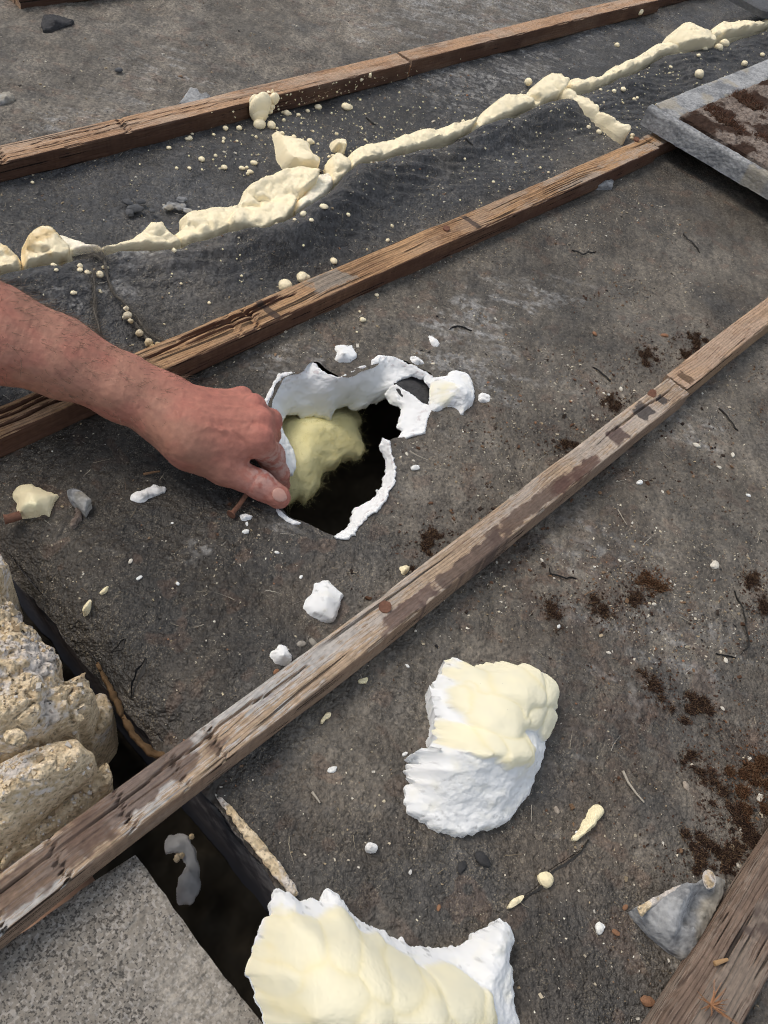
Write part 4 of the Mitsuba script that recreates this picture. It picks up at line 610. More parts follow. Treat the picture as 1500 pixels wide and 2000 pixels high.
for i, (x, y, z, r) in enumerate([(q[0], q[1], q[2], q[3]) for q in DROPS]):
    dist = math.sqrt(x * x + y * y + (.56 - z) ** 2)
    rad = r * dist / 1580
    hz = float(felt_h(np.array([x]), np.array([y]), False)[0])
    onb = any(yy - .001 < y < yy + .033 for yy in (.849, .484, .149)) 
    if not onb: z = hz + rad * .45
    elif y > .845: z = min(z, .024)
    else: z = .0245
    m = blob((x, y, z), rad, i, 2, .20, 1.3, (RNG.uniform(.9, 1.15), RNG.uniform(.9, 1.15), RNG.uniform(.6, .9)), .04, RNG.uniform(0, 3))
    if r > 4.2 and i % 3 == 0: m = cat([m, blob((x + rad * .8, y - rad * .4, z - rad * .2), rad * .55, i + 7, 1, .1)])
    k = put('foam_droplet', m, 'foam', True, cream_col(m.vertices, None, None))
    if y > .845 and onb: a = 'round cream foam droplet stuck to the upper batten', 'droplets stuck on the upper batten'
    elif y > seam_y(x) + .004: a = 'round cream foam droplet on the dark felt between the seam and the upper batten', 'droplets above the seam'
    elif x > 1.0: a = 'round cream foam droplet on the rippled felt near the concrete tile', 'droplets near the concrete tile'
    elif x < .47 and y > .5: a = 'yellowed foam droplet among the torn felt threads above the forearm', 'droplets on the torn felt'
    elif y > .45: a = 'pale foam droplet on the rippled felt band or against the warm brown batten', 'droplets on the rippled band'
    else: a = 'tiny pale foam droplet on the felt below the warm brown batten', 'droplets below the middle batten'
    one = SPECIAL.get((round(x, 4), round(y, 4)))
    tag(k, one or a[0], 'droplet', None if one else a[1])
big = {557: 'largest pale foam droplet, dome shaped, resting against the back of the warm brown batten'}

# ---------------------------------------------------------------- loose foam pieces
def chunk(o, label, ctrl=(), lobes=(), colf=torn_col, step=.0018, jag=(.002, 220), rough=((.0018, 90, 3), (.0009, 330, 3)), edge=.004, n=(0, -.35, .93), seed=0, ground=None, crease=.0008, mat='chunk_foam', name='foam_chunk', cat_='foam', calm=.85):
    o = A3(o); g = float(felt_h(o[:, 0], o[:, 1], False).min()) - .001 if ground is None else ground
    m, c = slab(o, ctrl, n=n, step=step, jag=jag, rough=rough, edge=edge, ground=g, lobes=lobes, seed=seed, colf=colf, crease=crease, lobe_calm=calm)
    k = put(name, m, mat, True, c); tag(k, label, cat_); return k
bigc = [(0.2965,0.0974,0.02),(0.2956,0.0933,0.02),(0.3003,0.0952,0.022),(0.3069,0.0969,0.022),(0.3223,0.1033,0.022),(0.3275,0.1008,0.022),(0.3306,0.0943,0.022),(0.3301,0.0884,0.022),(0.3346,0.0859,0.022),(0.3402,0.0836,0.022),(0.3447,0.0783,0.026),(0.3509,0.0744,0.026),(0.355,0.0682,0.026),(0.3576,0.0639,0.026),(0.3636,0.0619,0.026),(0.3687,0.0554,0.026),(0.3694,0.0493,0.024),(0.375,0.0443,0.022),(0.3751,0.0393,0.02),(0.3717,0.0321,0.018),(0.367,0.0261,0.016),(0.3607,0.0215,0.014),(0.3606,0.0189,0.012),(0.3545,0.0154,0.01),(0.3455,0.0133,0.008),(0.3366,0.0087,0.006),(0.328,0.0046,0.005),(0.3191,-0.0012,0.004),(0.3127,-0.0007,0.004),(0.3072,-0.0035,0.004),(0.2994,-0.0042,0.004),(0.2982,-0.0071,0.004),(0.2932,-0.0062,0.004),(0.2816,-0.0081,0.004),(0.2709,-0.0095,0.004),(0.2639,-0.008,0.004),(0.2544,-0.0015,0.004),(0.2467,0.0017,0.004),(0.2352,0.0101,0.004),(0.2301,0.0187,0.004),(0.2266,0.0278,0.004),(0.2254,0.0367,0.004),(0.2202,0.0428,0.004),(0.2237,0.0477,0.004),(0.2285,0.0529,0.004),(0.2352,0.0567,0.004),(0.238,0.0615,0.004),(0.2428,0.0672,0.004),(0.2489,0.0709,0.004),(0.2487,0.0688,0.02),(0.2538,0.0673,0.024),(0.2591,0.0627,0.026),(0.2665,0.0664,0.024),(0.2736,0.071,0.023),(0.2815,0.0779,0.022),(0.2878,0.0857,0.022),(0.292,0.0902,0.022)]
chunk(bigc, 'biggest loose foam chunk, white torn front and lobed cream top, on the lower felt', ctrl=[(0.2491,0.0581,0.04),(0.257,0.052,0.044),(0.2632,0.0438,0.046),(0.2727,0.0328,0.046),(0.2838,0.0224,0.044),(0.3009,0.0138,0.036),(0.3138,0.0099,0.026),(0.2882,0.065,0.03),(0.3047,0.0894,0.028),(0.3184,0.0904,0.026),(0.3163,0.0653,0.034),(0.3317,0.0525,0.034),(0.3468,0.0425,0.03),(0.3444,0.0296,0.028),(0.2988,0.0447,0.032),(0.3118,0.0297,0.03),(0.33,0.0199,0.02),(0.2668,0.0617,0.032),(0.2485,0.0493,0.03),(0.255,0.037,0.034),(0.2703,0.0214,0.034),(0.2873,0.0082,0.026),(0.2386,0.0504,0.016),(0.2435,0.0357,0.018),(0.2566,0.0187,0.02),(0.2754,0.004,0.016),(0.2431,0.0171,0.008),(0.2467,0.0549,0.022)],
      lobes=[(0.324,0.0708,0.034,0.018,0.012),(0.3335,0.0591,0.034,0.024,0.016),(0.3518,0.0535,0.032,0.017,0.013),(0.3558,0.038,0.027,0.016,0.01),(0.303,0.0638,0.033,0.015,0.009),(0.3062,0.0484,0.036,0.022,0.015),(0.3321,0.036,0.03,0.018,0.009),(0.3428,0.0222,0.02,0.014,0.007),(0.275,0.0522,0.034,0.013,0.008),(0.2834,0.042,0.036,0.013,0.009),(0.2958,0.029,0.036,0.018,0.009),(0.3034,0.0196,0.034,0.012,0.006)],
      n=(0.05, -.55, .83), step=.0013, jag=(.0030, 300), rough=((.003, 55, 3), (.0016, 200, 3), (.0008, 520, 2)), edge=.005, seed=51, crease=.0006)
lowc = [(0.08,0.0463,0.012),(0.0771,0.0436,0.012),(0.0753,0.0409,0.012),(0.0761,0.0373,0.012),(0.0733,0.031,0.012),(0.0711,0.0242,0.012),(0.0688,0.0177,0.012),(0.0627,0.0015,0.012),(0.0657,-0.0212,0.012),(0.127,-0.0844,0.012),(0.1645,-0.097,0.012),(0.176,-0.0902,0.012),(0.1825,-0.0874,0.012),(0.1848,-0.0822,0.012),(0.1875,-0.0792,0.012),(0.1911,-0.075,0.012),(0.1948,-0.0717,0.012),(0.199,-0.0691,0.012),(0.2006,-0.0648,0.012),(0.2032,-0.0614,0.012),(0.2086,-0.0604,0.012),(0.2131,-0.0586,0.012),(0.2141,-0.0543,0.012),(0.2164,-0.0515,0.012),(0.2146,-0.0474,0.018),(0.213,-0.0444,0.018),(0.2092,-0.0417,0.018),(0.2063,-0.0428,0.017),(0.2013,-0.0395,0.016),(0.1948,-0.037,0.014),(0.1903,-0.0394,0.012),(0.1848,-0.0362,0.01),(0.1778,-0.0312,0.01),(0.1705,-0.0245,0.01),(0.1642,-0.0178,0.01),(0.1597,-0.0144,0.01),(0.1604,-0.0085,0.012),(0.1562,-0.0058,0.012),(0.154,-0.0025,0.012),(0.153,0.0028,0.013),(0.1496,0.0088,0.014),(0.1467,0.014,0.015),(0.1454,0.0189,0.016),(0.1443,0.0252,0.018),(0.1444,0.0305,0.02),(0.144,0.0343,0.022),(0.1438,0.0397,0.022),(0.1419,0.0434,0.022),(0.137,0.0433,0.02),(0.1336,0.043,0.018),(0.1313,0.0452,0.018),(0.1294,0.0493,0.018),(0.1251,0.0516,0.018),(0.1235,0.057,0.018),(0.1206,0.0623,0.02),(0.1171,0.0654,0.02),(0.1147,0.0636,0.02),(0.1108,0.0613,0.02),(0.1064,0.0576,0.02),(0.1007,0.057,0.02),(0.0952,0.055,0.018),(0.0926,0.0535,0.016),(0.0888,0.0525,0.014),(0.0846,0.0492,0.013)]
chunk(lowc, 'large white foam chunk with smooth cream lobes at the bottom edge of the photo', ctrl=[(0.1069,0.0474,0.034),(0.1113,0.0306,0.04),(0.1303,0.0103,0.036),(0.1043,0.0108,0.046),(0.1242,-0.0149,0.046),(0.1435,-0.0354,0.04),(0.1528,-0.0537,0.034),(0.1797,-0.0567,0.03),(0.1946,-0.0513,0.028),(0.2039,-0.0472,0.024),(0.1613,-0.0297,0.02),(0.1743,-0.041,0.016),(0.1427,-0.0062,0.026),(0.0875,0.0292,0.034),(0.0832,0.004,0.044),(0.1033,-0.0227,0.05),(0.1297,-0.0506,0.045),(0.1599,-0.0701,0.028),(0.1803,-0.0734,0.018),(0.1329,0.0334,0.026),(0.1196,0.0514,0.026),(0.1368,0.0187,0.024),(0.0799,0.0321,0.02)],
      lobes=[(0.1042,0.0294,0.038,0.019,0.014),(0.0883,0.0251,0.036,0.016,0.012),(0.1139,0.014,0.042,0.021,0.014),(0.0979,0.0035,0.044,0.028,0.015),(0.1214,-0.0044,0.042,0.022,0.014),(0.129,-0.0204,0.042,0.023,0.014),(0.1042,-0.0146,0.046,0.028,0.013),(0.1229,-0.0373,0.044,0.029,0.013),(0.1008,-0.0344,0.046,0.03,0.012),(0.1376,-0.0351,0.04,0.016,0.01),(0.1506,-0.0548,0.036,0.021,0.013),(0.1501,-0.0661,0.034,0.018,0.012),(0.1539,-0.0401,0.032,0.007,0.007),(0.0806,0.0042,0.042,0.021,0.012),(0.1265,-0.0552,0.04,0.028,0.012),(0.0871,-0.0244,0.046,0.028,0.012),(0.1074,0.0451,0.034,0.009,0.005)],
      n=(-.03, -.35, .93), step=.0013, jag=(.0032, 280), rough=((.003, 50, 3), (.0015, 200, 3), (.0008, 520, 2)), edge=.006, seed=52, crease=.0006, ground=0.0)
chunk([(0.2978,0.2289,0.002),(0.307,0.2238,0.002),(0.3083,0.2221,0.002),(0.3083,0.2157,0.002),(0.3079,0.2109,0.002),(0.3089,0.2083,0.002),(0.3082,0.2031,0.002),(0.3025,0.2014,0.002),(0.2959,0.1955,0.002),(0.289,0.1918,0.002),(0.2838,0.1911,0.002),(0.2793,0.1959,0.002),(0.2754,0.2014,0.002),(0.274,0.2091,0.002),(0.273,0.2148,0.002),(0.2797,0.2193,0.002),(0.2872,0.2221,0.002),(0.2912,0.224,0.002)], 'flat white diamond-shaped foam piece behind the long weathered batten', ctrl=[(0.2896,0.2079,0.012),(0.2826,0.2014,0.008)], seed=53, rough=((.0012, 120, 3), (.0006, 400, 2)))
chunk([(0.2241,0.1984,0.002),(0.2281,0.2014,0.002),(0.2326,0.2012,0.002),(0.2376,0.2023,0.002),(0.241,0.1989,0.002),(0.24,0.1941,0.002),(0.2401,0.1888,0.002),(0.2352,0.1844,0.002),(0.2311,0.1838,0.002),(0.2254,0.1879,0.002),(0.2235,0.1928,0.002)], 'small white foam piece touching the back edge of the long weathered batten', ctrl=[(0.2287,0.1893,0.014)], seed=54)
chunk([(0.511,0.4376,0.003),(0.5159,0.4364,0.003),(0.5222,0.4335,0.003),(0.5242,0.4293,0.003),(0.5296,0.4269,0.003),(0.5262,0.4194,0.003),(0.5201,0.4091,0.003),(0.5127,0.4092,0.003),(0.509,0.4069,0.003),(0.5022,0.4122,0.003),(0.4979,0.4131,0.003),(0.4965,0.4186,0.003),(0.4958,0.4218,0.003),(0.5029,0.4248,0.003),(0.5072,0.4286,0.003),(0.5054,0.4307,0.003)], 'cream-white angular foam piece on the felt above the torn hole', ctrl=[(0.5038,0.4159,0.012)], seed=55, edge=.003)
chunk([(0.6164,0.3978,0.002),(0.6206,0.3993,0.002),(0.6217,0.3955,0.002),(0.6191,0.3891,0.002),(0.6183,0.3805,0.002),(0.6157,0.3741,0.002),(0.6106,0.3734,0.002),(0.6044,0.3724,0.002),(0.6045,0.3772,0.002),(0.6061,0.3841,0.002),(0.611,0.3911,0.002)], 'slim curved white foam sliver on the felt, upper right of the hole', ctrl=[(0.6072,0.3805,0.007)], seed=56, colf=dirty_white, edge=.002)
chunk([(0.5699,0.3796,0.002),(0.5742,0.3798,0.002),(0.578,0.3764,0.002),(0.5768,0.3714,0.002),(0.5789,0.3672,0.002),(0.576,0.3614,0.002),(0.5699,0.3634,0.002),(0.5663,0.3677,0.002),(0.5638,0.373,0.002)], 'crumbly grey-white foam crumb at the top edge of the torn hole', ctrl=[(0.5674,0.3679,0.007)], seed=57, colf=dirty_white, edge=.002)
chunk([(0.5889,0.2979,0.002),(0.5948,0.2986,0.002),(0.5994,0.2937,0.002),(0.6002,0.2885,0.002),(0.5963,0.2838,0.002),(0.589,0.2805,0.002),(0.5844,0.2845,0.002),(0.5808,0.2887,0.002)], 'crumbly foam crumb lying right of the white rounded flap', ctrl=[(0.584,0.2862,0.009)], seed=58, colf=dirty_white, edge=.002)
yel = lambda P, lob, d: np.clip(cream_col(P, lob, d) * np.array([1, 1.0, .95]), 0, .9)
chunk([(0.1572,0.4457,0.003),(0.1609,0.4498,0.003),(0.1666,0.4518,0.003),(0.1712,0.4505,0.003),(0.1751,0.4477,0.003),(0.1767,0.4404,0.003),(0.1792,0.4345,0.003),(0.1819,0.4298,0.003),(0.1862,0.4254,0.003),(0.1861,0.4207,0.003),(0.1798,0.4186,0.003),(0.1765,0.4163,0.003),(0.1728,0.4124,0.003),(0.1683,0.4072,0.003),(0.1664,0.41,0.003),(0.1665,0.4132,0.003),(0.1611,0.4139,0.003),(0.1555,0.4173,0.003),(0.1508,0.4214,0.003),(0.1496,0.4262,0.003),(0.1533,0.4333,0.003),(0.1564,0.4357,0.003),(0.1549,0.4408,0.003)], 'flat cream foam slab with pitted skin near the left edge', ctrl=[(0.1634,0.4301,0.014),(0.1606,0.414,0.014),(0.175,0.4205,0.01),(0.1542,0.4219,0.014)], colf=yel, seed=59, rough=((.0012, 120, 3), (.0007, 300, 2)), edge=.005, mat='foam')
chunk([(0.2277,0.3873,0.002),(0.2331,0.3909,0.002),(0.2368,0.3904,0.002),(0.2431,0.3893,0.002),(0.2488,0.3886,0.002),(0.2543,0.389,0.002),(0.2564,0.3846,0.002),(0.2602,0.3826,0.002),(0.2599,0.3771,0.002),(0.2548,0.3766,0.002),(0.2498,0.3782,0.002),(0.2437,0.3791,0.002),(0.2378,0.3779,0.002),(0.2321,0.3807,0.002),(0.2284,0.384,0.002)], 'thin grey-white crusty foam strip on the felt below the forearm', ctrl=[(0.2405,0.3816,0.006)], colf=dirty_white, seed=60, edge=.002, rough=((.0018, 200, 3), (.0008, 400, 2)))
chunk([(0.2912,0.3208,0.002),(0.2971,0.3185,0.002),(0.2996,0.3146,0.002),(0.3003,0.312,0.002),(0.2965,0.3093,0.002),(0.2909,0.3107,0.002),(0.2888,0.315,0.002)], 'crumbly white foam crumb just below the thumb and rusty nail', ctrl=[(0.2919,0.3123,0.006)], seed=61, edge=.002)
chunk([(0.3649,0.1955,0.002),(0.3692,0.1935,0.002),(0.3722,0.1925,0.002),(0.3739,0.1886,0.002),(0.369,0.187,0.002),(0.3631,0.1862,0.002),(0.361,0.1892,0.002)], 'little cream foam scrap tucked behind the weathered batten, below the hole', ctrl=[(0.3629,0.1879,0.008)], colf=yel, seed=62, edge=.002, mat='foam')
chunk([(0.2978,-0.0487,0.002),(0.299,-0.0469,0.002),(0.3069,-0.0473,0.002),(0.3125,-0.0456,0.002),(0.3191,-0.0446,0.002),(0.3261,-0.043,0.002),(0.3316,-0.0439,0.002),(0.334,-0.047,0.002),(0.3336,-0.0506,0.002),(0.3293,-0.0527,0.002),(0.3226,-0.0526,0.002),(0.316,-0.0525,0.002),(0.3089,-0.0519,0.002),(0.3016,-0.0511,0.002)], 'knobbly cream foam strip squeezed from a crack right of the biggest chunk', colf=yel, lobes=[(0.3258,-0.047,0.004,0.007,0.004),(0.3158,-0.0479,0.004,0.007,0.005),(0.3078,-0.0489,0.004,0.006,0.004),(0.3295,-0.0468,0.004,0.005,0.004)], seed=63, edge=.002, rough=((.0014, 200, 3),), mat='foam')
chunk([(0.2598,-0.0452,0.001),(0.263,-0.0455,0.001),(0.2669,-0.0481,0.001),(0.268,-0.0518,0.001),(0.2664,-0.0549,0.001),(0.2621,-0.0563,0.001),(0.2586,-0.0553,0.001),(0.2572,-0.0518,0.001),(0.2577,-0.0487,0.001)], 'flat round cream foam disc on the crack line, lower right', colf=yel, ctrl=[(0.2606,-0.0506,0.004)], seed=64, edge=.002, jag=(.0004, 200), rough=((.0006, 200, 3),), mat='foam')
chunk([(0.227,-0.0429,0.001),(0.2319,-0.0426,0.001),(0.2365,-0.0434,0.001),(0.2417,-0.0447,0.001),(0.2423,-0.047,0.001),(0.2379,-0.0468,0.001),(0.233,-0.0453,0.001),(0.2284,-0.0445,0.001)], 'thin cream foam smear at the lower end of the crack line', colf=yel, ctrl=[(0.2354,-0.0443,0.003)], seed=65, edge=.001, mat='foam')
chunk([(0.2658,-0.0921,0.001),(0.269,-0.0925,0.001),(0.2693,-0.0949,0.001),(0.2694,-0.0984,0.001),(0.2651,-0.0979,0.001),(0.2614,-0.097,0.001),(0.2619,-0.094,0.001)], 'tiny star-shaped white foam flake on the felt left of the grey tile fragment', seed=66, edge=.0015, jag=(.002, 500))
chunk([(0.14,0.3181,0.001),(0.1428,0.3211,0.001),(0.1468,0.3226,0.001),(0.1503,0.324,0.001),(0.1507,0.3219,0.001),(0.1479,0.3189,0.001),(0.1442,0.3166,0.001),(0.1415,0.3164,0.001)], 'pale elongated foam drop, lower of the pair on the felt near the gap', colf=yel, ctrl=[(0.144,0.3176,0.005)], seed=67, edge=.003, jag=(.0003, 200), mat='foam')
chunk([(0.1586,0.3245,0.001),(0.1619,0.3255,0.001),(0.1652,0.3265,0.001),(0.1689,0.3272,0.001),(0.1677,0.324,0.001),(0.1647,0.3215,0.001),(0.1613,0.3212,0.001),(0.159,0.3224,0.001)], 'pale elongated foam drop, upper of the pair on the felt near the gap', colf=yel, ctrl=[(0.162,0.3216,0.005)], seed=68, edge=.003, jag=(.0003, 200), mat='foam')
chunk([(0.2204,0.1367,0.001),(0.2249,0.1371,0.001),(0.2286,0.1367,0.001),(0.2312,0.135,0.001),(0.2284,0.1331,0.001),(0.225,0.1339,0.001),(0.2211,0.133,0.001),(0.2186,0.1336,0.001)], 'small knobbly cream foam scrap on the felt right under the weathered batten', colf=yel, ctrl=[(0.2234,0.134,0.005)], seed=69, edge=.0015, mat='foam')
chunk([(0.2634,0.1407,0.001),(0.2676,0.1406,0.001),(0.2726,0.1376,0.001),(0.2683,0.1367,0.001),(0.2634,0.1373,0.001)], 'thin cream foam shaving below the weathered batten', colf=yel, seed=70, edge=.001, mat='foam')
chunk([(0.7384,0.6126,0.002),(0.7344,0.6094,0.002)] if False else [(0.1835,0.0493,0.001),(0.1867,0.0495,0.001),(0.1896,0.046,0.001),(0.1896,0.0425,0.001),(0.1864,0.0413,0.001),(0.1829,0.0436,0.001),(0.1819,0.0467,0.001)], 'small grey foam crumb on bare felt left of the big lower chunk', colf=dirty_white, ctrl=[(0.1848,0.0452,0.005)], seed=71, edge=.0015)

# ---------------------------------------------------------------- mortar, tiles, stones
MR = ((.006, 26, 2), (.003, 120, 3), (.0022, 260, 3))
k = put('mortar_chunk', slab(A3([(0.0862,0.3529,0.04),(0.0981,0.3507,0.03),(0.0977,0.3512,0.02),(0.1001,0.3448,0.016),(0.1011,0.3336,0.016),(0.0976,0.3234,0.016),(0.1027,0.316,0.016),(0.1005,0.3003,0.016),(0.1034,0.2933,0.016),(0.1029,0.2826,0.014),(0.0967,0.2769,0.014),(0.0944,0.271,0.012),(0.0993,0.27,0.012),(0.1052,0.2681,0.012),(0.1091,0.266,0.012),(0.1088,0.2589,0.01),(0.1073,0.2507,0.008),(0.1045,0.2453,0.006),(0.1009,0.2419,0.004),(0.0955,0.2393,0.002),(0.0901,0.2386,0),(0.0827,0.2362,0),(0.0733,0.2379,0),(0.0497,0.2358,0),(0.0286,0.2362,0),(0.0114,0.2424,0),(0.0292,0.2827,0.03)]), [(0.0887,0.3121,0.036),(0.0909,0.2901,0.036),(0.0915,0.2737,0.03),(0.0755,0.2681,0.044),(0.0706,0.2824,0.05),(0.0953,0.2559,0.026),(0.0824,0.2415,0.024),(0.0598,0.2422,0.04),(0.0483,0.255,0.05),(0.0984,0.2472,0.016),(0.0768,0.2544,0.034),(0.0558,0.2912,0.055)], n=(.25, -.3, .9), step=.0017, jag=(.004, 160), rough=MR, edge=.004, ground=-.06, seed=81, cells=((.010, .020), (.0045, .0075), (.0022, .004))), 'mortar')
tag(k, 'crumbling lumpy mortar, grey crusted and tan, at the left edge above the batten', 'mortar')
k = put('mortar_chunk', slab(A3([(0.0153,0.2379,0.03),(0.035,0.2379,0.03),(0.0535,0.2343,0.03),(0.0683,0.2293,0.03),(0.0787,0.2229,0.028),(0.0807,0.2161,0.024),(0.0824,0.2112,0.02),(0.0828,0.2074,0.018),(0.0803,0.2029,0.014),(0.074,0.2009,0.01),(0.0663,0.2015,0.004),(0.0555,0.2029,0),(0.0439,0.2026,-0.004),(0.0346,0.1995,-0.006),(0.0241,0.2002,-0.008),(0.0134,0.2001,-0.01),(0.005,0.1973,-0.01),(-0.0127,0.2012,-0.01)]), [(0.0404,0.2217,0.036),(0.0591,0.2185,0.036),(0.0721,0.2116,0.032),(0.0236,0.2155,0.036),(0.0377,0.2094,0.022),(0.0565,0.2059,0.022),(0.0211,0.2058,0.016),(0.0727,0.206,0.02)], n=(.2, -.5, .8), step=.0017, jag=(.002, 100), rough=((.004, 30, 2), (.0016, 160, 3), (.0012, 340, 3)), edge=.005, ground=-.06, seed=82, cells=((.003, .016), (.0016, .005), (.0008, .0028))), 'mortar')
tag(k, 'smooth tan upper mortar bed with a crumbly top, below the lumpy mortar', 'mortar')
k = put('mortar_chunk', slab(A3([(0.0052,0.1934,-0.004),(0.011,0.1988,-0.004),(0.016,0.2018,-0.004),(0.0247,0.2024,-0.004),(0.0355,0.203,-0.004),(0.0451,0.2058,-0.004),(0.0572,0.2076,-0.004),(0.0691,0.2073,-0.004),(0.0802,0.2078,-0.004),(0.0869,0.2085,-0.004),(0.089,0.2061,0.002),(0.0886,0.2013,0.002),(0.0884,0.2006,-0.004),(0.0867,0.1952,-0.006),(0.0852,0.1933,-0.008),(0.082,0.191,-0.01),(0.0756,0.1925,-0.014),(0.069,0.1923,-0.016),(0.0633,0.1915,-0.018),(0.0519,0.1889,-0.02),(0.0371,0.189,-0.02),(0.0201,0.1906,-0.02),(0.0081,0.1939,-0.02)]), [(0.0808,0.2006,0.003),(0.0587,0.1957,0.002),(0.0394,0.1941,0),(0.0246,0.194,-0.004),(0.0789,0.1955,-0.002)], n=(.2, -.5, .8), step=.0015, jag=(.002, 110), rough=((.004, 40, 2), (.0018, 130, 3), (.001, 300, 2)), edge=.004, ground=-.07, seed=83, cells=((.002, .014), (.001, .005))), 'mortar')
tag(k, 'broken lower mortar bed, split from the one above by a dark crack', 'mortar')
k = put('mortar_chunk', slab(A3([(0.1118,0.264,-0.03),(0.1196,0.2682,-0.03),(0.1242,0.2617,-0.03),(0.1221,0.2527,-0.03),(0.1196,0.2468,-0.03),(0.1132,0.2406,-0.03),(0.1055,0.2379,-0.03),(0.0969,0.235,-0.03),(0.0913,0.2327,-0.03),(0.0894,0.2388,-0.03),(0.0928,0.2461,-0.03),(0.1008,0.2521,-0.03)]), [(0.1108,0.2497,-0.018),(0.1027,0.2409,-0.022)], n=(.2, -.4, .85), step=.0016, jag=(.002, 120), rough=((.004, 50, 3), (.0015, 200, 3)), edge=.005, ground=-.09, seed=84), 'mortar')
tag(k, 'shaded mortar lump wedged in the dark gap beside the felt edge', 'mortar')
k = put('mortar_chunk', slab(A3([(0.1094,0.4031,0.02),(0.1179,0.3895,0.02),(0.1184,0.3844,0.02),(0.1167,0.3786,0.02),(0.1186,0.3748,0.02),(0.1157,0.3712,0.02),(0.1112,0.3689,0.02),(0.1071,0.363,0.02),(0.1004,0.3581,0.02),(0.0874,0.3626,0.02)]), [(0.1072,0.367,0.03)], step=.0016, n=(.2, -.3, .9), jag=(.002, 120), rough=((.005, 60, 3), (.0015, 200, 3)), edge=.005, ground=-.06, seed=85), 'mortar')
tag(k, 'small mortar knob, topmost at the left edge beside the felt', 'mortar')
MORT = [k for k in scene if k.startswith('mortar_chunk')]
import meshkit
gm, gc = [], []
for i, k in enumerate(MORT[:3]):
    V_, F_ = meshkit.WRITTEN[scene[k]['filename']][:2]; ms_ = trimesh.Trimesh(V_, F_, process=False)
    p, fi = trimesh.sample.sample_surface(ms_, 2600, seed=i); nr = ms_.face_normals[fi]; q_ = (nr[:, 2] > .45) & (nfbm(p * 70, 2, i) > .46); p = p[q_]
    rg = np.random.default_rng(i); m, c = crumbs(p[:, 0], p[:, 1], p[:, 2], np.clip(rg.lognormal(math.log(.0010), .5, len(p)), .0004, .0034), np.array([(.58, .46, .30), (.66, .55, .40), (.40, .30, .19), (.62, .58, .53)])[rg.integers(0, 4, len(p))] * rg.uniform(.7, 1.1, (len(p), 1)), rg, (.6, 1), (.8, 1.4)); gm.append(m); gc.append(c)
tag(put('mortar_grit', cat(gm), 'bits', False, np.vstack(gc)), 'loose sandy grit lying on the broken mortar', 'grit', kind='stuff')
for i, (x, y, z) in enumerate([(0.0517,0.2149,0.036),(0.0581,0.2603,0.05),(0.0484,0.2375,0.05),(0.0817,0.2561,0.036),(0.081,0.2772,0.045),(0.0876,0.2382,0.022)]):
    m = blob((x, y, z), .0065 - .0006 * i, i + 3, 3, .3, 1.6, (1.3, .9, .7), .12, i); k = put('mortar_crumb', m, 'mortar', 35); tag(k, ['largest loose mortar crumb, on the upper bed near the gap', 'loose mortar crumb by the left edge, middle of the lumpy mortar', 'loose mortar crumb at the foot of the lumpy mortar, left', 'loose mortar crumb near the top right knob of the lumpy mortar', 'loose mortar crumb high on the grey crust of the lumpy mortar', 'small mortar crumb at the right end of the lumpy mortar'][i], 'mortar')
tile1 = A3([(0.0688,0.1465,-0.003),(0.0688,0.1266,-0.003),(0.068,0.1015,-0.003),(0.0676,0.0753,-0.003),(0.0676,0.0527,-0.003),(0.0681,0.034,-0.003),(0.0689,0.0199,-0.003),(0.0679,-0.0035,-0.003),(0.067,-0.0312,-0.003),(-0.0407,0.0148,-0.003),(-0.1082,0.1716,-0.003),(-0.074,0.1889,-0.003),(-0.0178,0.1542,-0.003),(0.0003,0.1522,-0.003),(0.0336,0.1509,-0.003)])
tile1[:, 1] = np.minimum(tile1[:, 1], .18)
k = put('concrete_tile', slab(tile1, n=(0, 0, 1), step=.003, jag=(.0012, 200), rough=((.0012, 60, 3), (.0008, 300, 3)), edge=.0015, ground=-.022, seed=91, chaikin=0), 'lichen_concrete', 40)
tag(k, 'flat grey lichen-speckled concrete tile in the bottom left corner', 'tile')
# the interlocking tile at the right: body, stepped side rail, head lug
rt = 'roof_tile'; tag(rt, 'grey interlocking concrete tile with mossy face, upper right, hooked on the battens', 'tile')
X0, Y1 = 1.262, .548
def prism_y(sec, y0, y1, seed, mat, name, ny=110, amp=.0007):
    """a section in (x, z) run along y"""
    sec = resample(np.array(sec), .0022, True, 0); ys = np.linspace(y0, y1, ny); m = len(sec)
    V = np.stack([np.tile(sec[:, 0], ny), np.repeat(ys, m), np.tile(sec[:, 1], ny)], 1)
    c = np.array([sec[:, 0].mean(), 0, sec[:, 1].mean()]); d = V - c; d[:, 1] = 0; d /= np.linalg.norm(d, axis=1, keepdims=True) + 1e-9
    V = V + d * (rough_noise(V, ((amp, 250, 3), (amp, 60, 2)), seed))[:, None]
    i = np.arange(m); j = (i + 1) % m; F = []
    for s in range(ny - 1):
        a, b = s * m, (s + 1) * m; F += [np.stack([a + i, b + j, a + j], 1), np.stack([a + i, b + i, b + j], 1)]
    n0 = len(V); V = np.vstack([V, V[:m].mean(0), V[-m:].mean(0)])
    F += [np.stack([np.full(m, n0), i, j], 1), np.stack([np.full(m, n0 + 1), (ny - 1) * m + j, (ny - 1) * m + i], 1)]
    ms = trimesh.Trimesh(V, np.vstack(F), process=False)
    if ms.volume < 0: ms.invert()
    return put(name, ms, mat, 40, parent=rt)
prism_y([(X0, .031), (X0, .056), (X0 + .002, .060), (X0 + .013, .061), (X0 + .016, .053), (X0 + .030, .052), (X0 + .032, .046), (X0 + .032, .036)], -.1, Y1 - .008, 5, 'grey_tile', 'side_rail', amp=.0010)
body = np.array([(X0 + .026, -.1, .060), (X0 + .026, Y1 - .02, .060), (X0 + .034, Y1, .060), (2.0, Y1 + .004, .060), (2.0, -.1, .060)])
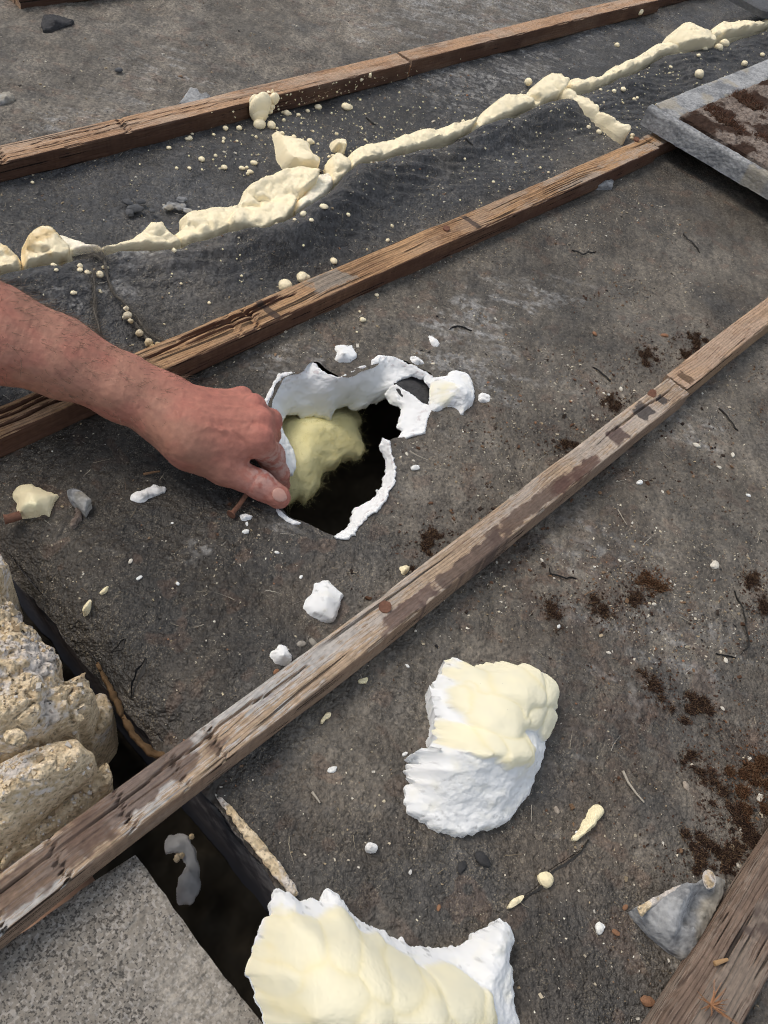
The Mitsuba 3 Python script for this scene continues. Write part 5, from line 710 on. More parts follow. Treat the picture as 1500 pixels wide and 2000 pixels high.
k = put('body', slab(np.array([(X0 + .0300, -.1, .062), (X0 + .0300, Y1 - .052, .062), (2.0, Y1 - .046, .062), (2.0, -.1, .062)]), n=(0, 0, 1), step=.004, jag=(.001, 100), rough=((.004, 40, 3), (.004, 160, 3), (.002, 400, 2)), edge=.003, ground=.044, seed=93, chaikin=0), 'mossy_tile', parent=rt)
k = put('head_lap', slab(np.array([(X0 + .0300, Y1 - .053, .058), (X0 + .028, Y1 - .018, .058), (X0 + .036, Y1 - .004, .058), (2.0, Y1 + .004, .058), (2.0, Y1 - .047, .058)]), n=(0, 0, 1), step=.004, jag=(.0012, 120), rough=((.0012, 60, 3), (.0008, 250, 2)), edge=.003, ground=.042, seed=94, chaikin=0), 'grey_tile', parent=rt)
k = put('roof_tile', slab(A3([(1.9707,0.7706,0.055),(1.9646,0.6906,0.055),(2.0045,0.6482,0.055),(2.3854,0.6126,0.055),(2.4397,0.7745,0.055)]), n=(0, 0, 1), step=.006, jag=(.001, 100), rough=((.002, 60, 3),), edge=.003, ground=.04, seed=95, chaikin=0), 'dark_stone_and_shade'); tag(k, 'tile corner darkened by painted shade at the very top right of the photo', 'tile')  # dark material paints in the shade on this tile
def shard(o, label, z=.012, ctrl=(), mat='grey_tile', seed=0, n=(0, -.2, 1), edge=.002, rough=((.0012, 120, 3), (.0008, 300, 2)), step=.0014, jag=(.001, 220), name='tile_shard', cat_='tile shard', smooth=35, ground=None):
    o = A3(o); g = float(felt_h(o[:, 0], o[:, 1], False).min()) - .001 if ground is None else ground
    k = put(name, slab(o, ctrl, n=n, step=step, jag=jag, rough=rough, edge=edge, ground=g, seed=seed, chaikin=0), mat, smooth); tag(k, label, cat_); return k
k = shard([(0.2892,-0.1033,0.014),(0.3069,-0.1097,0.016),(0.3221,-0.1155,0.018),(0.3265,-0.1182,0.022),(0.3308,-0.1227,0.02),(0.3364,-0.1258,0.018),(0.3476,-0.129,0.016),(0.3553,-0.1392,0.012),(0.3486,-0.1424,0.01),(0.3368,-0.1451,0.008),(0.3232,-0.1467,0.007),(0.3105,-0.1496,0.006),(0.2995,-0.1502,0.006),(0.2911,-0.1461,0.006),(0.2887,-0.1385,0.006),(0.2873,-0.1292,0.007),(0.2864,-0.1186,0.008),(0.2873,-0.1102,0.01)], 'grey grooved tile fragment wedged against the batten, lower right corner',
      ctrl=[(0.3102,-0.121,0.026),(0.32,-0.1214,0.026),(0.2946,-0.1224,0.022),(0.293,-0.1287,0.02),(0.3211,-0.1323,0.004),(0.3331,-0.1311,0.005),(0.3078,-0.1333,0.005),(0.2946,-0.1346,0.008),(0.3074,-0.1368,0.016),(0.3214,-0.1369,0.016),(0.3361,-0.1335,0.018),(0.2969,-0.1149,0.018),(0.3441,-0.1338,0.017)], seed=101, step=.0011)
put('broken_edge', slab(A3([(0.2866,-0.1014,0.0185),(0.2961,-0.105,0.0185),(0.3063,-0.1087,0.0185),(0.3156,-0.1123,0.0185),(0.3229,-0.1155,0.0185),(0.3289,-0.1187,0.0185),(0.3255,-0.1196,0.0185),(0.3164,-0.1161,0.0185),(0.3068,-0.1126,0.0185),(0.2977,-0.1099,0.0185),(0.2895,-0.1083,0.0185),(0.2831,-0.1075,0.0185)]), n=(-.3, .2, .9), step=.0011, jag=(.001, 300), rough=((.001, 300, 3),), edge=.0015, thick=.005, seed=102), 'mortar', parent=k)
m = blob([(0.3388,-0.1275,0.022)][0], .0055, 3, 3, .2, 1.2, (1.2, .8, .6), .05, .4); k = put('pebble', m, 'mortar'); tag(k, 'small tan pebble sitting on the grooved tile fragment', 'pebble')
shard([(0.1907,0.4191,0.01),(0.1944,0.4198,0.01),(0.1977,0.4161,0.01),(0.2002,0.4088,0.01),(0.2008,0.4016,0.01),(0.1995,0.3973,0.01),(0.1955,0.3962,0.01),(0.1899,0.3918,0.01),(0.1894,0.3954,0.01),(0.1891,0.4009,0.01),(0.1885,0.4073,0.01),(0.1891,0.4142,0.01)], 'dark grey angular tile shard right of the flat cream foam slab', ctrl=[(0.1934,0.4084,0.014),(0.1961,0.3998,0.012)], seed=102, edge=.003)
m = slab(A3([(0.1902,0.4053,0.004),(0.1906,0.3984,0.004),(0.187,0.3912,0.004),(0.1804,0.3882,0.004),(0.1745,0.3874,0.004),(0.1757,0.393,0.004),(0.1821,0.396,0.004),(0.1868,0.4012,0.004)]), step=.0014, jag=(.002, 300), rough=((.003, 200, 3),), edge=.002, ground=-.02, seed=103); tag(put('dirt_clod', m, 'mossy_tile'), 'crumbly brown dirt clod below the dark grey shard', 'dirt')
shard([(0.6594,0.9091,0.012),(0.6789,0.9221,0.012),(0.6994,0.9383,0.012),(0.7051,0.9298,0.012),(0.7002,0.9165,0.012),(0.7117,0.9179,0.012),(0.7099,0.9064,0.012),(0.6919,0.8987,0.012),(0.6768,0.8989,0.012),(0.662,0.8992,0.012)], 'pale grey tile fragment leaning behind the upper batten', ctrl=[(0.6641,0.8887,0.03)], seed=104, step=.002)
shard([(0.6202,1.1821,0.006),(0.6367,1.2045,0.006),(0.648,1.2044,0.006),(0.6596,1.1938,0.006),(0.6696,1.1766,0.006),(0.6594,1.1695,0.006),(0.6418,1.1649,0.006),(0.6233,1.1608,0.006),(0.6127,1.1643,0.006)], 'flat dark scrap of felt near the top left corner', mat='black_felt', seed=105, step=.002, ctrl=[(0.6363,1.1672,0.014)], name='felt_scrap', cat_='felt scrap')
shard([(0.4649,1.0221,0.006),(0.4743,1.0267,0.006),(0.4835,1.0259,0.006),(0.4826,1.0121,0.006),(0.4751,1.0039,0.006),(0.4625,1.0008,0.006),(0.4549,1.004,0.006)], 'dark grey stone chip at the left edge above the upper batten', seed=106, step=.002, ctrl=[(0.4685,1.0047,0.012)])
shard([(1.0774,0.4855,0.008),(1.1003,0.4892,0.008),(1.1193,0.489,0.008),(1.1155,0.4787,0.008),(1.1011,0.4707,0.008),(1.0915,0.4755,0.008),(1.0804,0.481,0.008)], 'grey triangular shard in front of the warm brown batten', seed=107, ctrl=[(1.0912,0.4765,0.014)])
for i, (q, lab) in enumerate([([(0.4687,0.733,0.006)], 'cluster of dark grey stone chips above the seam, left'), ([(0.5158,0.7203,0.006)], 'pale dusty stone chips beside the dark cluster above the seam'), ([(0.6448,1.0274,0.004)], 'lone dark stone chip on the upper dusty felt'), ([(0.5102,0.1824,0.004)], 'grey pebble lying on the felt above the weathered batten')]):
    x, y, z = q[0]; ms = [blob((x + .010 * RNG.normal() * (j > 0), y + .013 * RNG.normal() * (j > 0), z + felt_h(np.array([x]), np.array([y]))[0]), RNG.uniform(.0025, .006) * (1 if j else 1.3), i * 9 + j, 2, .35, 1.2, (1.2, .9, .55), .12, j) for j in range(7 if i < 2 else 1)]
    for j, m in enumerate(ms):
        k = put('stone_chip', m, 'dark_stone_and_shade' if i in (0, 2) else 'grey_tile', 25); tag(k, lab if len(ms) == 1 else lab.replace('cluster of dark grey stone chips', 'dark grey stone chip in the cluster').replace('pale dusty stone chips', 'dusty stone chip'), 'stone', 'stone chips group %d' % i if len(ms) > 1 else None)
k = put('felt_scrap', slab(A3([(0.0942,0.1537,-0.066),(0.0985,0.1566,-0.066),(0.101,0.1577,-0.066),(0.1049,0.1562,-0.066),(0.1078,0.1541,-0.066),(0.1116,0.1483,-0.066),(0.1109,0.1431,-0.066),(0.1097,0.1384,-0.066),(0.1081,0.1327,-0.066),(0.1054,0.1266,-0.066),(0.1022,0.1212,-0.066),(0.0994,0.1163,-0.066),(0.096,0.113,-0.066),(0.0907,0.1106,-0.066),(0.0853,0.1092,-0.066),(0.0826,0.1126,-0.066),(0.0792,0.1149,-0.066),(0.0805,0.119,-0.066),(0.0826,0.1225,-0.066),(0.0863,0.1264,-0.066),(0.0899,0.1295,-0.066),(0.0945,0.1299,-0.066),(0.0996,0.1333,-0.066),(0.0992,0.1393,-0.066),(0.0981,0.1445,-0.066),(0.095,0.1463,-0.066),(0.0913,0.1478,-0.066)]), [(0.1025,0.1468,-0.06),(0.0971,0.1274,-0.06),(0.0882,0.1166,-0.058)], step=.0018, jag=(.0025, 250), rough=((.003, 80, 3), (.001, 300, 2)), edge=.001, thick=.002, seed=111), 'grey_felt'); tag(k, 'torn grey scrap of membrane lying at the bottom of the dark gap', 'felt scrap')
for i, (x, y, z) in enumerate([(0.0972,0.1413,-0.064),(0.0997,0.14,-0.064),(0.0954,0.1401,-0.064),(0.1127,0.146,-0.064)]):
    k = put('gravel_bit', blob((x, y, z), .0022, i, 1, .3, 1.5, (1, 1, .8), .1), 'mortar'); tag(k, 'tan gravel bit on the grey membrane scrap in the gap', 'stone', 'gravel bits in the gap')
# rusty nails lying about, tears in the felt
P = np.array([(0.2839,0.3216,0.006),(0.2943,0.325,0.006),(0.3077,0.3295,0.01)]); m = cat([tube(resample(P, .002, False, 0), .0021, 10), tube(np.array([P[0] + unit(P[0] - P[1]) * .001, P[0]]), .0042, 14)])
tag(put('rusty_nail', m, 'rust', 40), 'rusty nail lying on the felt, partly under the thumb', 'nail')
P = np.array([(0.1379,0.4243,0.004),(0.1429,0.4225,0.004),(0.15,0.4211,0.004)]); tag(put('rusty_nail', tube(resample(P, .002, False, 0), [.0045] + [.0038] * (len(resample(P, .002, False, 0)) - 1), 10), 'rust', 40), 'stubby rusty nail under the flat cream foam slab at the left edge', 'nail')

# ---------------------------------------------------------------- moss clumps
def moss(px, r, label, n=420, col=(.075, .035, .022), seed=0, flat=.55, stretch=1.3, rz=0.4):
    x, y = px[0], px[1]; z = float(felt_h(np.array([x]), np.array([y]), False)[0])
    rng = np.random.default_rng(seed); ms, cs = [], []; cr, sr = math.cos(rz), math.sin(rz)
    for j in range(14):
        q = rng.normal(size=2) * np.array([.75 * stretch, .55]) * r * (j > 0); rr = r * rng.uniform(.14, .42) * (1.25 if j == 0 else 1)
        c_ = np.array([x + q[0] * cr - q[1] * sr, y + q[0] * sr + q[1] * cr, z]); core = blob(c_, rr * .8, seed + j, 2, .5, 2.2, (1, 1, flat * 1.6), .25, rng.uniform(0, 3))
        p, fi = trimesh.sample.sample_surface(core, int(n * (rr / r) ** 2) + 20, seed=seed + j); nr = core.face_normals[fi]; keep = p[:, 2] > z - .001; p, nr = p[keep], nr[keep]
        d = nr + rng.normal(size=p.shape) * .7; d /= np.linalg.norm(d, axis=1, keepdims=True)
        base = np.array(col) * rng.uniform(.25, 1.9, (len(p), 1)); base[rng.random(len(p)) < .22] = (.17, .11, .065)
        m, c = ribbons(p, d, rng.uniform(.0010, .0034, len(p)), .00030, .5, rng, base, 2)
        ms += [core, m]; cs += [np.tile(np.array(col) * .5, (len(core.vertices), 1)) * (.5 + nfbm(core.vertices * 500, 2, j))[:, None], c]
    nb_ = int(120 + 9000 * r); bx_, by_ = x + rng.normal(size=nb_) * r * 1.7, y + rng.normal(size=nb_) * r * 1.5; m, c = crumbs(bx_, by_, np.full(nb_, z), rng.uniform(.0003, .0013, nb_), np.array(col) * rng.uniform(.5, 1.8, (nb_, 1)), rng); ms.append(m); cs.append(c)
    allm, cc = cat(ms), np.vstack(cs)
    k = put('moss_clump', allm, 'bits', False, cc); tag(k, label, 'moss'); return k
MOSS = [([(0.8214,0.2231,0)], .017, 'biggest dark brown moss clump on the felt above the right-hand batten'), ([(0.8981,0.1994,0)], .016, 'dark moss clump with a hollow touching the right-hand batten'), ([(0.8624,0.197,0)], .010, 'small moss clump between the two bigger ones by the right-hand batten'),
        ([(0.7099,0.2028,0)], .015, 'loose brown moss clump left of the batten joint'), ([(0.6162,0.1944,0)], .010, 'thin moss patch behind the batten, left of its black paint marks'), ([(0.4016,0.1972,0)], .014, 'crumbly dark moss clump behind the batten below the hole'), ([(0.4407,0.0801,0)], .010, 'dark brown moss tuft on the open lower felt, left of the middle'),
        ([(0.4783,0.053,0)], .008, 'blackish moss tuft right of the brown one on the lower felt'), ([(0.5466,0.0287,0)], .009, 'reddish moss tuft, higher of the two near the pale stone'), ([(0.5381,0.043,0)], .007, 'small dark moss tuft left of the reddish one'), ([(0.4713,-0.0492,0)], .016, 'long dark moss clump in the middle right of the lower felt'), ([(0.4543,-0.019,0)], .009, 'flat dark moss smear above left of the long clump'),
        ([(0.5103,0.0399,0)], .008, 'faint moss tuft between the dark tufts'), ([(0.4595,-0.1178,0)], .020, 'rust-brown shaggy moss clump at the right edge'), ([(0.4381,-0.1312,0)], .022, 'large black moss mat below the rust-brown clump at the right edge'), ([(0.4105,-0.1275,0)], .018, 'black moss mat left of the large one near the corner batten'),
        ([(0.3646,-0.12,0)], .018, 'straggly dark moss above the grey tile fragment'), ([(0.3835,-0.1331,0)], .013, 'dark moss between the batten and the tile fragment'), ([(0.6272,-0.0217,0)], .009, 'dark moss tuft near the right edge, middle height'), ([(0.6106,-0.0444,0)], .009, 'dark moss tuft at the right edge under the previous tuft'), ([(0.4185,-0.0877,0)], .009, 'thin moss tuft on the speckled felt, lower right')]
for i, (q, r, lab) in enumerate(MOSS): moss(q[0], r * .8, lab, int(900 + 30e5 * r * r), seed=200 + i, flat=.32, col=(.085, .042, .022) if 'rust' in lab or 'reddish' in lab else (.05, .030, .022), rz=i * .7, stretch=1.2 + .3 * (i % 3))
mt = [k for k in (1,)]
for i, (q, r) in enumerate([([(1.4709,0.48,0.062)], .020), ([(1.3569,0.4569,0.062)], .022), ([(1.4632,0.4558,0.062)], .02), ([(1.3633,0.48,0.062)], .015), ([(1.3517,0.4253,0.062)], .014), ([(1.3657,0.3857,0.062)], .014)]):
    x, y, z = q[0]; rng = np.random.default_rng(300 + i); core = blob((x, y, z - .002), r * .8, i, 3, .55, 2.2, (1.5, 1, .3), .3, i)
    p, fi = trimesh.sample.sample_surface(core, 500, seed=i); nr = core.face_normals[fi]; d = nr + rng.normal(size=p.shape) * .5; d /= np.linalg.norm(d, axis=1, keepdims=True)
    m, c = ribbons(p, d, rng.uniform(.3, .7, len(p)) * r * .6, .0005, .35, rng, np.array([.11, .055, .035]) * rng.uniform(.4, 1.6, (len(p), 1)), 2)
    k = put('moss_clump', cat([core, m]), 'bits', False, np.vstack([np.tile((.05, .03, .02), (len(core.vertices), 1)), c])); tag(k, ['topmost moss cushion on the interlocking tile', 'moss cushion in the middle of the interlocking tile', 'moss cushion on the tile nearest the right edge of the photo, upper', 'small moss cushion on the tile nearest its side rail', 'lowest moss cushion near the side rail of the interlocking tile', 'moss cushion on the tile at the right edge of the photo, lower'][i], 'moss')
#PART3
# ---------------------------------------------------------------- the reaching hand and arm
person = 'person'; tag(person, 'bare forearm reaching in from the left, hand gripping the edge of the torn hole', 'person')
def arm_mesh(h=.0013):
    S = []   # (a, b, ra, rb)
    W = np.array([.2925, .4165, .043]); 
    wr = [(0.2947,0.4279,0.05),(0.2796,0.4104,0.046)]
    MC0 = A3([(0.2843,0.3793,0.044),(0.2887,0.3852,0.05),(0.2972,0.3967,0.05),(0.3075,0.4092,0.046)])
    MCP = A3([(0.3297,0.347,0.046),(0.3411,0.3598,0.049),(0.3494,0.3787,0.046),(0.3513,0.3977,0.04)])
    ch = [A3([(0.3297,0.347,0.046),(0.346,0.3453,0.018),(0.3488,0.3363,0),(0.3535,0.3357,-0.018)]), A3([(0.3411,0.3598,0.049),(0.3542,0.366,0.02),(0.36,0.3634,0),(0.3661,0.3653,-0.02)]), A3([(0.3494,0.3787,0.046),(0.3679,0.3744,0.024),(0.3737,0.3775,0),(0.3755,0.3811,-0.02)]), A3([(0.3513,0.3977,0.04),(0.3676,0.3927,0.022),(0.3707,0.3919,0.006),(0.3712,0.3938,-0.01)])]
    rad = [(.0130, .0112, .0098, .0084), (.0130, .0112, .0098, .0084), (.0122, .0108, .0094, .0080), (.0112, .0096, .0084, .0072)]
    th = A3([(0.2866,0.3824,0.036),(0.2984,0.3525,0.027),(0.3168,0.3261,0.018),(0.3244,0.3085,0.0125)]); tr = (.0160, .0136, .0118, .0104)
    rw = A3(wr)
    palm = [(MC0[i], MCP[i], .0165, rad[i][0]) for i in range(4)] + [(rw[0], MC0[3], .0148, .0140), (rw[1], MC0[0], .0148, .0150), (rw[0], MC0[2], .0148, .0145), (rw[1], MC0[1], .0148, .0145), (MC0[0], th[1] * .80 + MCP[0] * .20, .0150, .0090), (th[0], th[1], tr[0], tr[1]), (rw[1], th[0], .0155, .0150)]
    fa = A3([(0.2774,0.4571,0.058),(0.2629,0.4461,0.056),(0.2465,0.5054,0.072),(0.2346,0.488,0.07),(0.216,0.5434,0.085),(0.2019,0.5222,0.082),(0.1809,0.5917,0.1),(0.1599,0.5665,0.098),(0.1367,0.6391,0.115)])
    fore = [(rw[0], fa[0], .0150, .0180), (rw[1], fa[1], .0145, .0178), (rw[0], fa[1], .0145, .0178), (fa[0], fa[2], .0180, .0238), (fa[1], fa[3], .0178, .0235), (fa[2], fa[4], .0238, .0282), (fa[3], fa[5], .0235, .0280), (fa[4], fa[6], .0282, .0330), (fa[5], fa[7], .0280, .032), (fa[6], fa[8], .033, .036)]
    fing = [[(c[i], c[i + 1], r[i], r[i + 1]) for i in range(3)] for c, r in zip(ch, rad)]
    thumb = [(th[1], th[2], tr[1], tr[2]), (th[2], th[3], tr[2], tr[3])]
    bumps = [(MCP[i] + [.001, -.001, .0060], MCP[i] + [.001, -.001, .0062], rad[i][0] * .82, rad[i][0] * .82) for i in range(4)] + [(ch[i][1] + [.001, 0, .0015], ch[i][1] + [.001, 0, .002], rad[i][1] * .98, rad[i][1] * .98) for i in range(4)] + [(th[2] + [0, 0, .001], th[2] + [0, 0, .001], .0118, .0118)]
    lift = lambda P, d: np.array(P) + np.array(d)
    tend = [(MC0[i] * .6 + MCP[i] * .4 + [0, 0, .0125], MCP[i] + [-.002, 0, .0112], .0018, .0026) for i in range(4)]
    vein = [A3([(0.2782,0.3713,0.066),(0.2918,0.3636,0.067),(0.3074,0.3568,0.066),(0.3219,0.3546,0.063)]), A3([(0.2798,0.4024,0.066),(0.2709,0.4107,0.07),(0.2672,0.4331,0.077)]), A3([(0.2961,0.3795,0.067),(0.3121,0.3763,0.066),(0.3288,0.3754,0.061)])]
    veins = [(v[i], v[i + 1], .0019, .0017) for v in vein for i in range(len(v) - 1)]
    ulna = [(lift(rw[0], [-.012, .004, .006]), lift(rw[0], [-.013, .004, .006]), .0135, .0135)]
    ax = unit(fa[7] - rw[1]); up = unit(np.array([0, 0, 1]) - ax * ax[2]); sd = np.cross(up, ax); Q = np.stack([ax, sd, up])
    allp = palm + fore + sum(fing, []) + thumb
    E = np.vstack([np.vstack([a, b]) @ Q.T for a, b, _, _ in allp]); lo = E.min(0) - .045; hi = E.max(0) + .045
    lo[0] = (th[3] @ Q.T)[0] - .16 if False else lo[0]
    dims = np.ceil((hi - lo) / h).astype(int)
    g = [lo[i] + h * np.arange(dims[i]) for i in range(3)]
    G = np.stack(np.meshgrid(*g, indexing='ij'), -1).reshape(-1, 3).astype(np.float32)
    # coarse cull
    tree_pts = []
    for a, b, ra, rb in allp:
        nseg = max(2, int(np.linalg.norm(b - a) / .008)); t = np.linspace(0, 1, nseg)[:, None]; tree_pts.append(np.c_[(a * (1 - t) + b * t) @ Q.T, (ra * (1 - t) + rb * t)])
    tp = np.vstack(tree_pts); f = np.full(len(G), .02, np.float32)
    st = 4; cg = np.stack(np.meshgrid(*[x[::st] for x in g], indexing='ij'), -1); ctree = cKDTree(tp[:, :3])
    dd, ii = ctree.query(cg.reshape(-1, 3)); near = (dd - tp[ii, 3] < .018).reshape(cg.shape[:3])
    mask = np.repeat(np.repeat(np.repeat(near, st, 0), st, 1), st, 2)[:dims[0], :dims[1], :dims[2]].ravel()
    p = G[mask].astype(np.float64) @ Q
    def cap(a, b, ra, rb):
        a, b = np.asarray(a, float), np.asarray(b, float); d = b - a; L2 = max(d @ d, 1e-12); t = np.clip(((p - a) @ d) / L2, 0, 1)
        return np.linalg.norm(p - a - t[:, None] * d, axis=1) - (ra + (rb - ra) * t)
    def smin(fs, k):
        fs = np.array(fs); m = fs.min(0); return m - k * np.log(np.exp(-(fs - m) / k).sum(0))
    body = smin([cap(*q) for q in palm + fore + ulna], .0048)
    fs = [smin([cap(*q) for q in F_], .0016) for F_ in fing] + [smin([cap(*q) for q in thumb], .0022)]
    out = body
    fing_all = smin(fs, .0003)
    out = smin([out, fing_all], .0016)
    out = smin([out] + [cap(*q) for q in bumps], .0013)
        # creases: over the thumb joint, at the wrist and the base of the thumb
    def groove(c, d, wdt, dep, ext, per=None):
        d = unit(d); s = (p - np.array(c)) @ d; rr = np.linalg.norm(p - np.array(c) - s[:, None] * d, axis=1)
        w = np.cos(2 * np.pi * s / per) * .5 + .5 if per else 1
        return dep * w * np.exp(-(s / wdt) ** 2) * np.exp(-(rr / ext) ** 4)
    out = out + groove(th[2] + [0, 0, .008], th[3] - th[1], .008, .0010, .011, .0034)
    out = out + groove(th[2] * .8 + th[1] * .2, th[2] - th[1], .0012, .0006, .02)
    for s_ in (-.002, .002, .006): out = out + groove(rw.mean(0) - ax * (.014 + s_), ax + .15 * sd, .0012, .00055, .04)
    for c, r in zip(ch, rad): out = out + groove(c[1] + [.004, 0, .008], c[2] - c[0], .006, .0006, .010, .003)
    f[mask] = out
    f = f.reshape(dims)
    m = surface_nets(f, np.zeros(3), 1.0); m.vertices = (m.vertices * h + lo) @ Q
    if m.volume < 0: m.invert()
    trimesh.smoothing.filter_taubin(m, iterations=6)
    return m, th, tr, fa, Q
am, th, tr, fa, AQ = arm_mesh()
v = am.vertices; am.vertices = v + am.vertex_normals * (rough_noise(v, ((.0011, 55, 3), (.00035, 300, 2)), 5))[:, None]
def ridge(path, amp, wid, zr=.03):
    """raises a soft ridge on the upper skin along a path"""
    P = resample(A3(path), .0015, False, 0); d, i = cKDTree(P[:, :2]).query(am.vertices[:, :2]); nrm = am.vertex_normals
    up = np.clip(nrm[:, 2] * 1.5 - .1, 0, 1) * (np.abs(am.vertices[:, 2] - P[i, 2]) < zr); t = i / max(1, len(P) - 1)
    am.vertices = am.vertices + nrm * (amp * np.exp(-(d / wid) ** 2) * up * np.sin(np.pi * np.clip(t * .9 + .08, 0, 1)) ** .5 * (d < 3 * wid))[:, None]
for q in ([(0.291,0.3722,0.05),(0.3086,0.3572,0.05),(0.3254,0.3441,0.05)], [(0.2951,0.3779,0.055),(0.315,0.3657,0.055),(0.3341,0.354,0.055)], [(0.3023,0.3873,0.055),(0.3239,0.377,0.055),(0.3406,0.3701,0.055)], [(0.3119,0.3999,0.05),(0.3304,0.392,0.05),(0.343,0.3881,0.05)]): ridge(q, .0011, .0022)
ridge([(0.3047,0.3666,0.035),(0.3095,0.356,0.035),(0.3136,0.346,0.035),(0.3149,0.3366,0.035)], -.0014, .0016); ridge([(0.3279,0.3582,0.05),(0.3321,0.3524,0.05),(0.3385,0.3451,0.05)], -.0012, .0016); ridge([(0.3372,0.3724,0.05),(0.3415,0.3665,0.05),(0.3464,0.3587,0.05)], -.0012, .0016); ridge([(0.2906,0.3735,0.035),(0.2983,0.3639,0.035),(0.3031,0.352,0.035)], -.0006, .0012)
for q in ([(0.2782,0.3712,0.06),(0.2928,0.3681,0.06),(0.3048,0.3598,0.06),(0.3209,0.3544,0.06),(0.3296,0.3557,0.06)], [(0.2859,0.3969,0.06),(0.2941,0.387,0.06),(0.3058,0.3748,0.06),(0.3187,0.3674,0.06),(0.3298,0.3627,0.06)], [(0.24,0.5422,0.07),(0.2439,0.4939,0.07),(0.2558,0.4603,0.07),(0.2666,0.4314,0.07),(0.2709,0.4037,0.07)], [(0.2171,0.5185,0.07),(0.2366,0.4897,0.07),(0.2469,0.4538,0.07)], [(0.285,0.4097,0.06),(0.2797,0.3869,0.06),(0.2803,0.3739,0.06)]): ridge(q, .0007, .0016)
put('skin', am, 'skin', True, parent=person)
# thumb nail: a patch lifted from the thumb's own surface
def nail_patch():
    d = unit(th[3] - th[2]); view = unit(np.array([-.2, -.55, .8])); up = unit(view - d * (view @ d)); sd = np.cross(d, up)
    c = th[3] - d * .0004; u = np.linspace(-1, 1, 25); w = np.linspace(-1, 1, 25); U, Wd = np.meshgrid(u, w, indexing='ij')
    k = np.maximum(np.abs(U), np.abs(Wd)); rr = np.sqrt(U ** 2 + Wd ** 2) + 1e-9; s = k / rr; s = s ** .45; Us, Ws = U * s, Wd * s
    from_in = c + d * (Us[..., None] * .0074) + sd * (Ws[..., None] * .0064)
    o = from_in + up * .03; loc, ri, _ = am.ray.intersects_location(o.reshape(-1, 3), np.tile(-up, (o.size // 3, 1)), multiple_hits=False)
    hgt = np.full(o.size // 3, np.nan); hgt[ri] = (loc - c) @ up; hgt = hgt.reshape(U.shape)
    A = np.c_[Us.ravel(), Ws.ravel()]; okk = ~np.isnan(hgt.ravel()); X_ = np.c_[np.ones(okk.sum()), A[okk], A[okk] ** 2]; co, *_ = np.linalg.lstsq(X_, hgt.ravel()[okk], rcond=None)
    hs = np.c_[np.ones(len(A)), A, A ** 2] @ co; edge_ = (np.sqrt(Us ** 2 + Ws ** 2)).ravel()
    top = from_in.reshape(-1, 3) + up * (hs + .0005 - .0012 * np.clip(edge_ - .82, 0, 1) / .18)[:, None]
    i, j = np.meshgrid(np.arange(24), np.arange(24), indexing='ij'); a = (i * 25 + j).ravel()
    F = np.vstack([np.stack([a, a + 25, a + 26], 1), np.stack([a, a + 26, a + 1], 1)])
    return trimesh.Trimesh(top, F, process=False)
try:
    put('thumb_nail', nail_patch(), 'nail', True, parent=person)
except Exception as ex:
    print('nail', ex)
# hairs along the forearm
rng = np.random.default_rng(5); ax = -AQ[0]
p, fi = trimesh.sample.sample_surface(am, 14000, seed=3); nr = am.face_normals[fi]
s = (p - np.array([.2925, .4165, .043])) @ AQ[0]
keep = (s > .0) & ((nr @ AQ[2] > -.2)) & (rng.random(len(p)) < .20 + .5 * np.clip((nr @ unit(np.array([.6, .75, .2]))), 0, 1)) & (s < .30)
p, nr = p[keep], nr[keep]; d = nr * .35 - AQ[0] * .8 + rng.normal(size=p.shape) * .28; d /= np.linalg.norm(d, axis=1, keepdims=True)
m, c = ribbons(p - nr * .0003, d, rng.uniform(.005, .012, len(p)), .00017, .35, rng, np.array([.1, .06, .04]))
put('arm_hair', m, 'hair', False, parent=person); labels['person__arm_hair'] = {'kind': 'stuff'}
# the sleeve and elbow outside the frame
el = fa[8]; P = np.array([el + (fa[6] - el) * .35, el, el + [-.05, .06, .07], el + [-.10, .10, .20], el + [-.13, .12, .30]]); P = resample(P, .01, False, 0)
put('sleeve', tube(P, np.interp(np.linspace(0, 1, len(P)), [0, .2, 1], [.044, .048, .062]), 28), 'shirt', True, parent=person)

# ---------------------------------------------------------------- torn felt threads above the forearm
def thread(paths, label, r=.0011, col=(.17, .155, .135), seed=0):
    ms, cs = [], []; rng = np.random.default_rng(seed)
    for P in paths:
        P = A3(P); P[:, 2] += felt_h(P[:, 0], P[:, 1], False); P = resample(P, .0025, False, 0)
        for j in range(3):
            Q = P + .0018 * 2 * (np.stack([nfbm(P * 90 + j * 5, 2, s + seed) for s in range(3)], 1) - .5) * [1, 1, .5]
            t = tube(Q, r * rng.uniform(.5, 1) * (.6 + .8 * nz(P * 150 + j, seed)), 6); ms.append(t); cs.append(np.tile(np.array(col) * rng.uniform(.6, 1.3), (len(t.vertices), 1)))
        n = 500; i = rng.integers(0, len(P), n); d = rng.normal(size=(n, 3)); d[:, 2] = abs(d[:, 2]) * .5; d /= np.linalg.norm(d, axis=1, keepdims=True)
        m, c = ribbons(P[i] + rng.normal(size=(n, 3)) * .0012, d, rng.uniform(.003, .010, n), .00013, .6, rng, np.array(col) * rng.uniform(.5, 1.4, (n, 1))); ms.append(m); cs.append(c)
    k = put('felt_thread', cat(ms), 'bits', True, np.vstack(cs)); tag(k, label, 'thread')
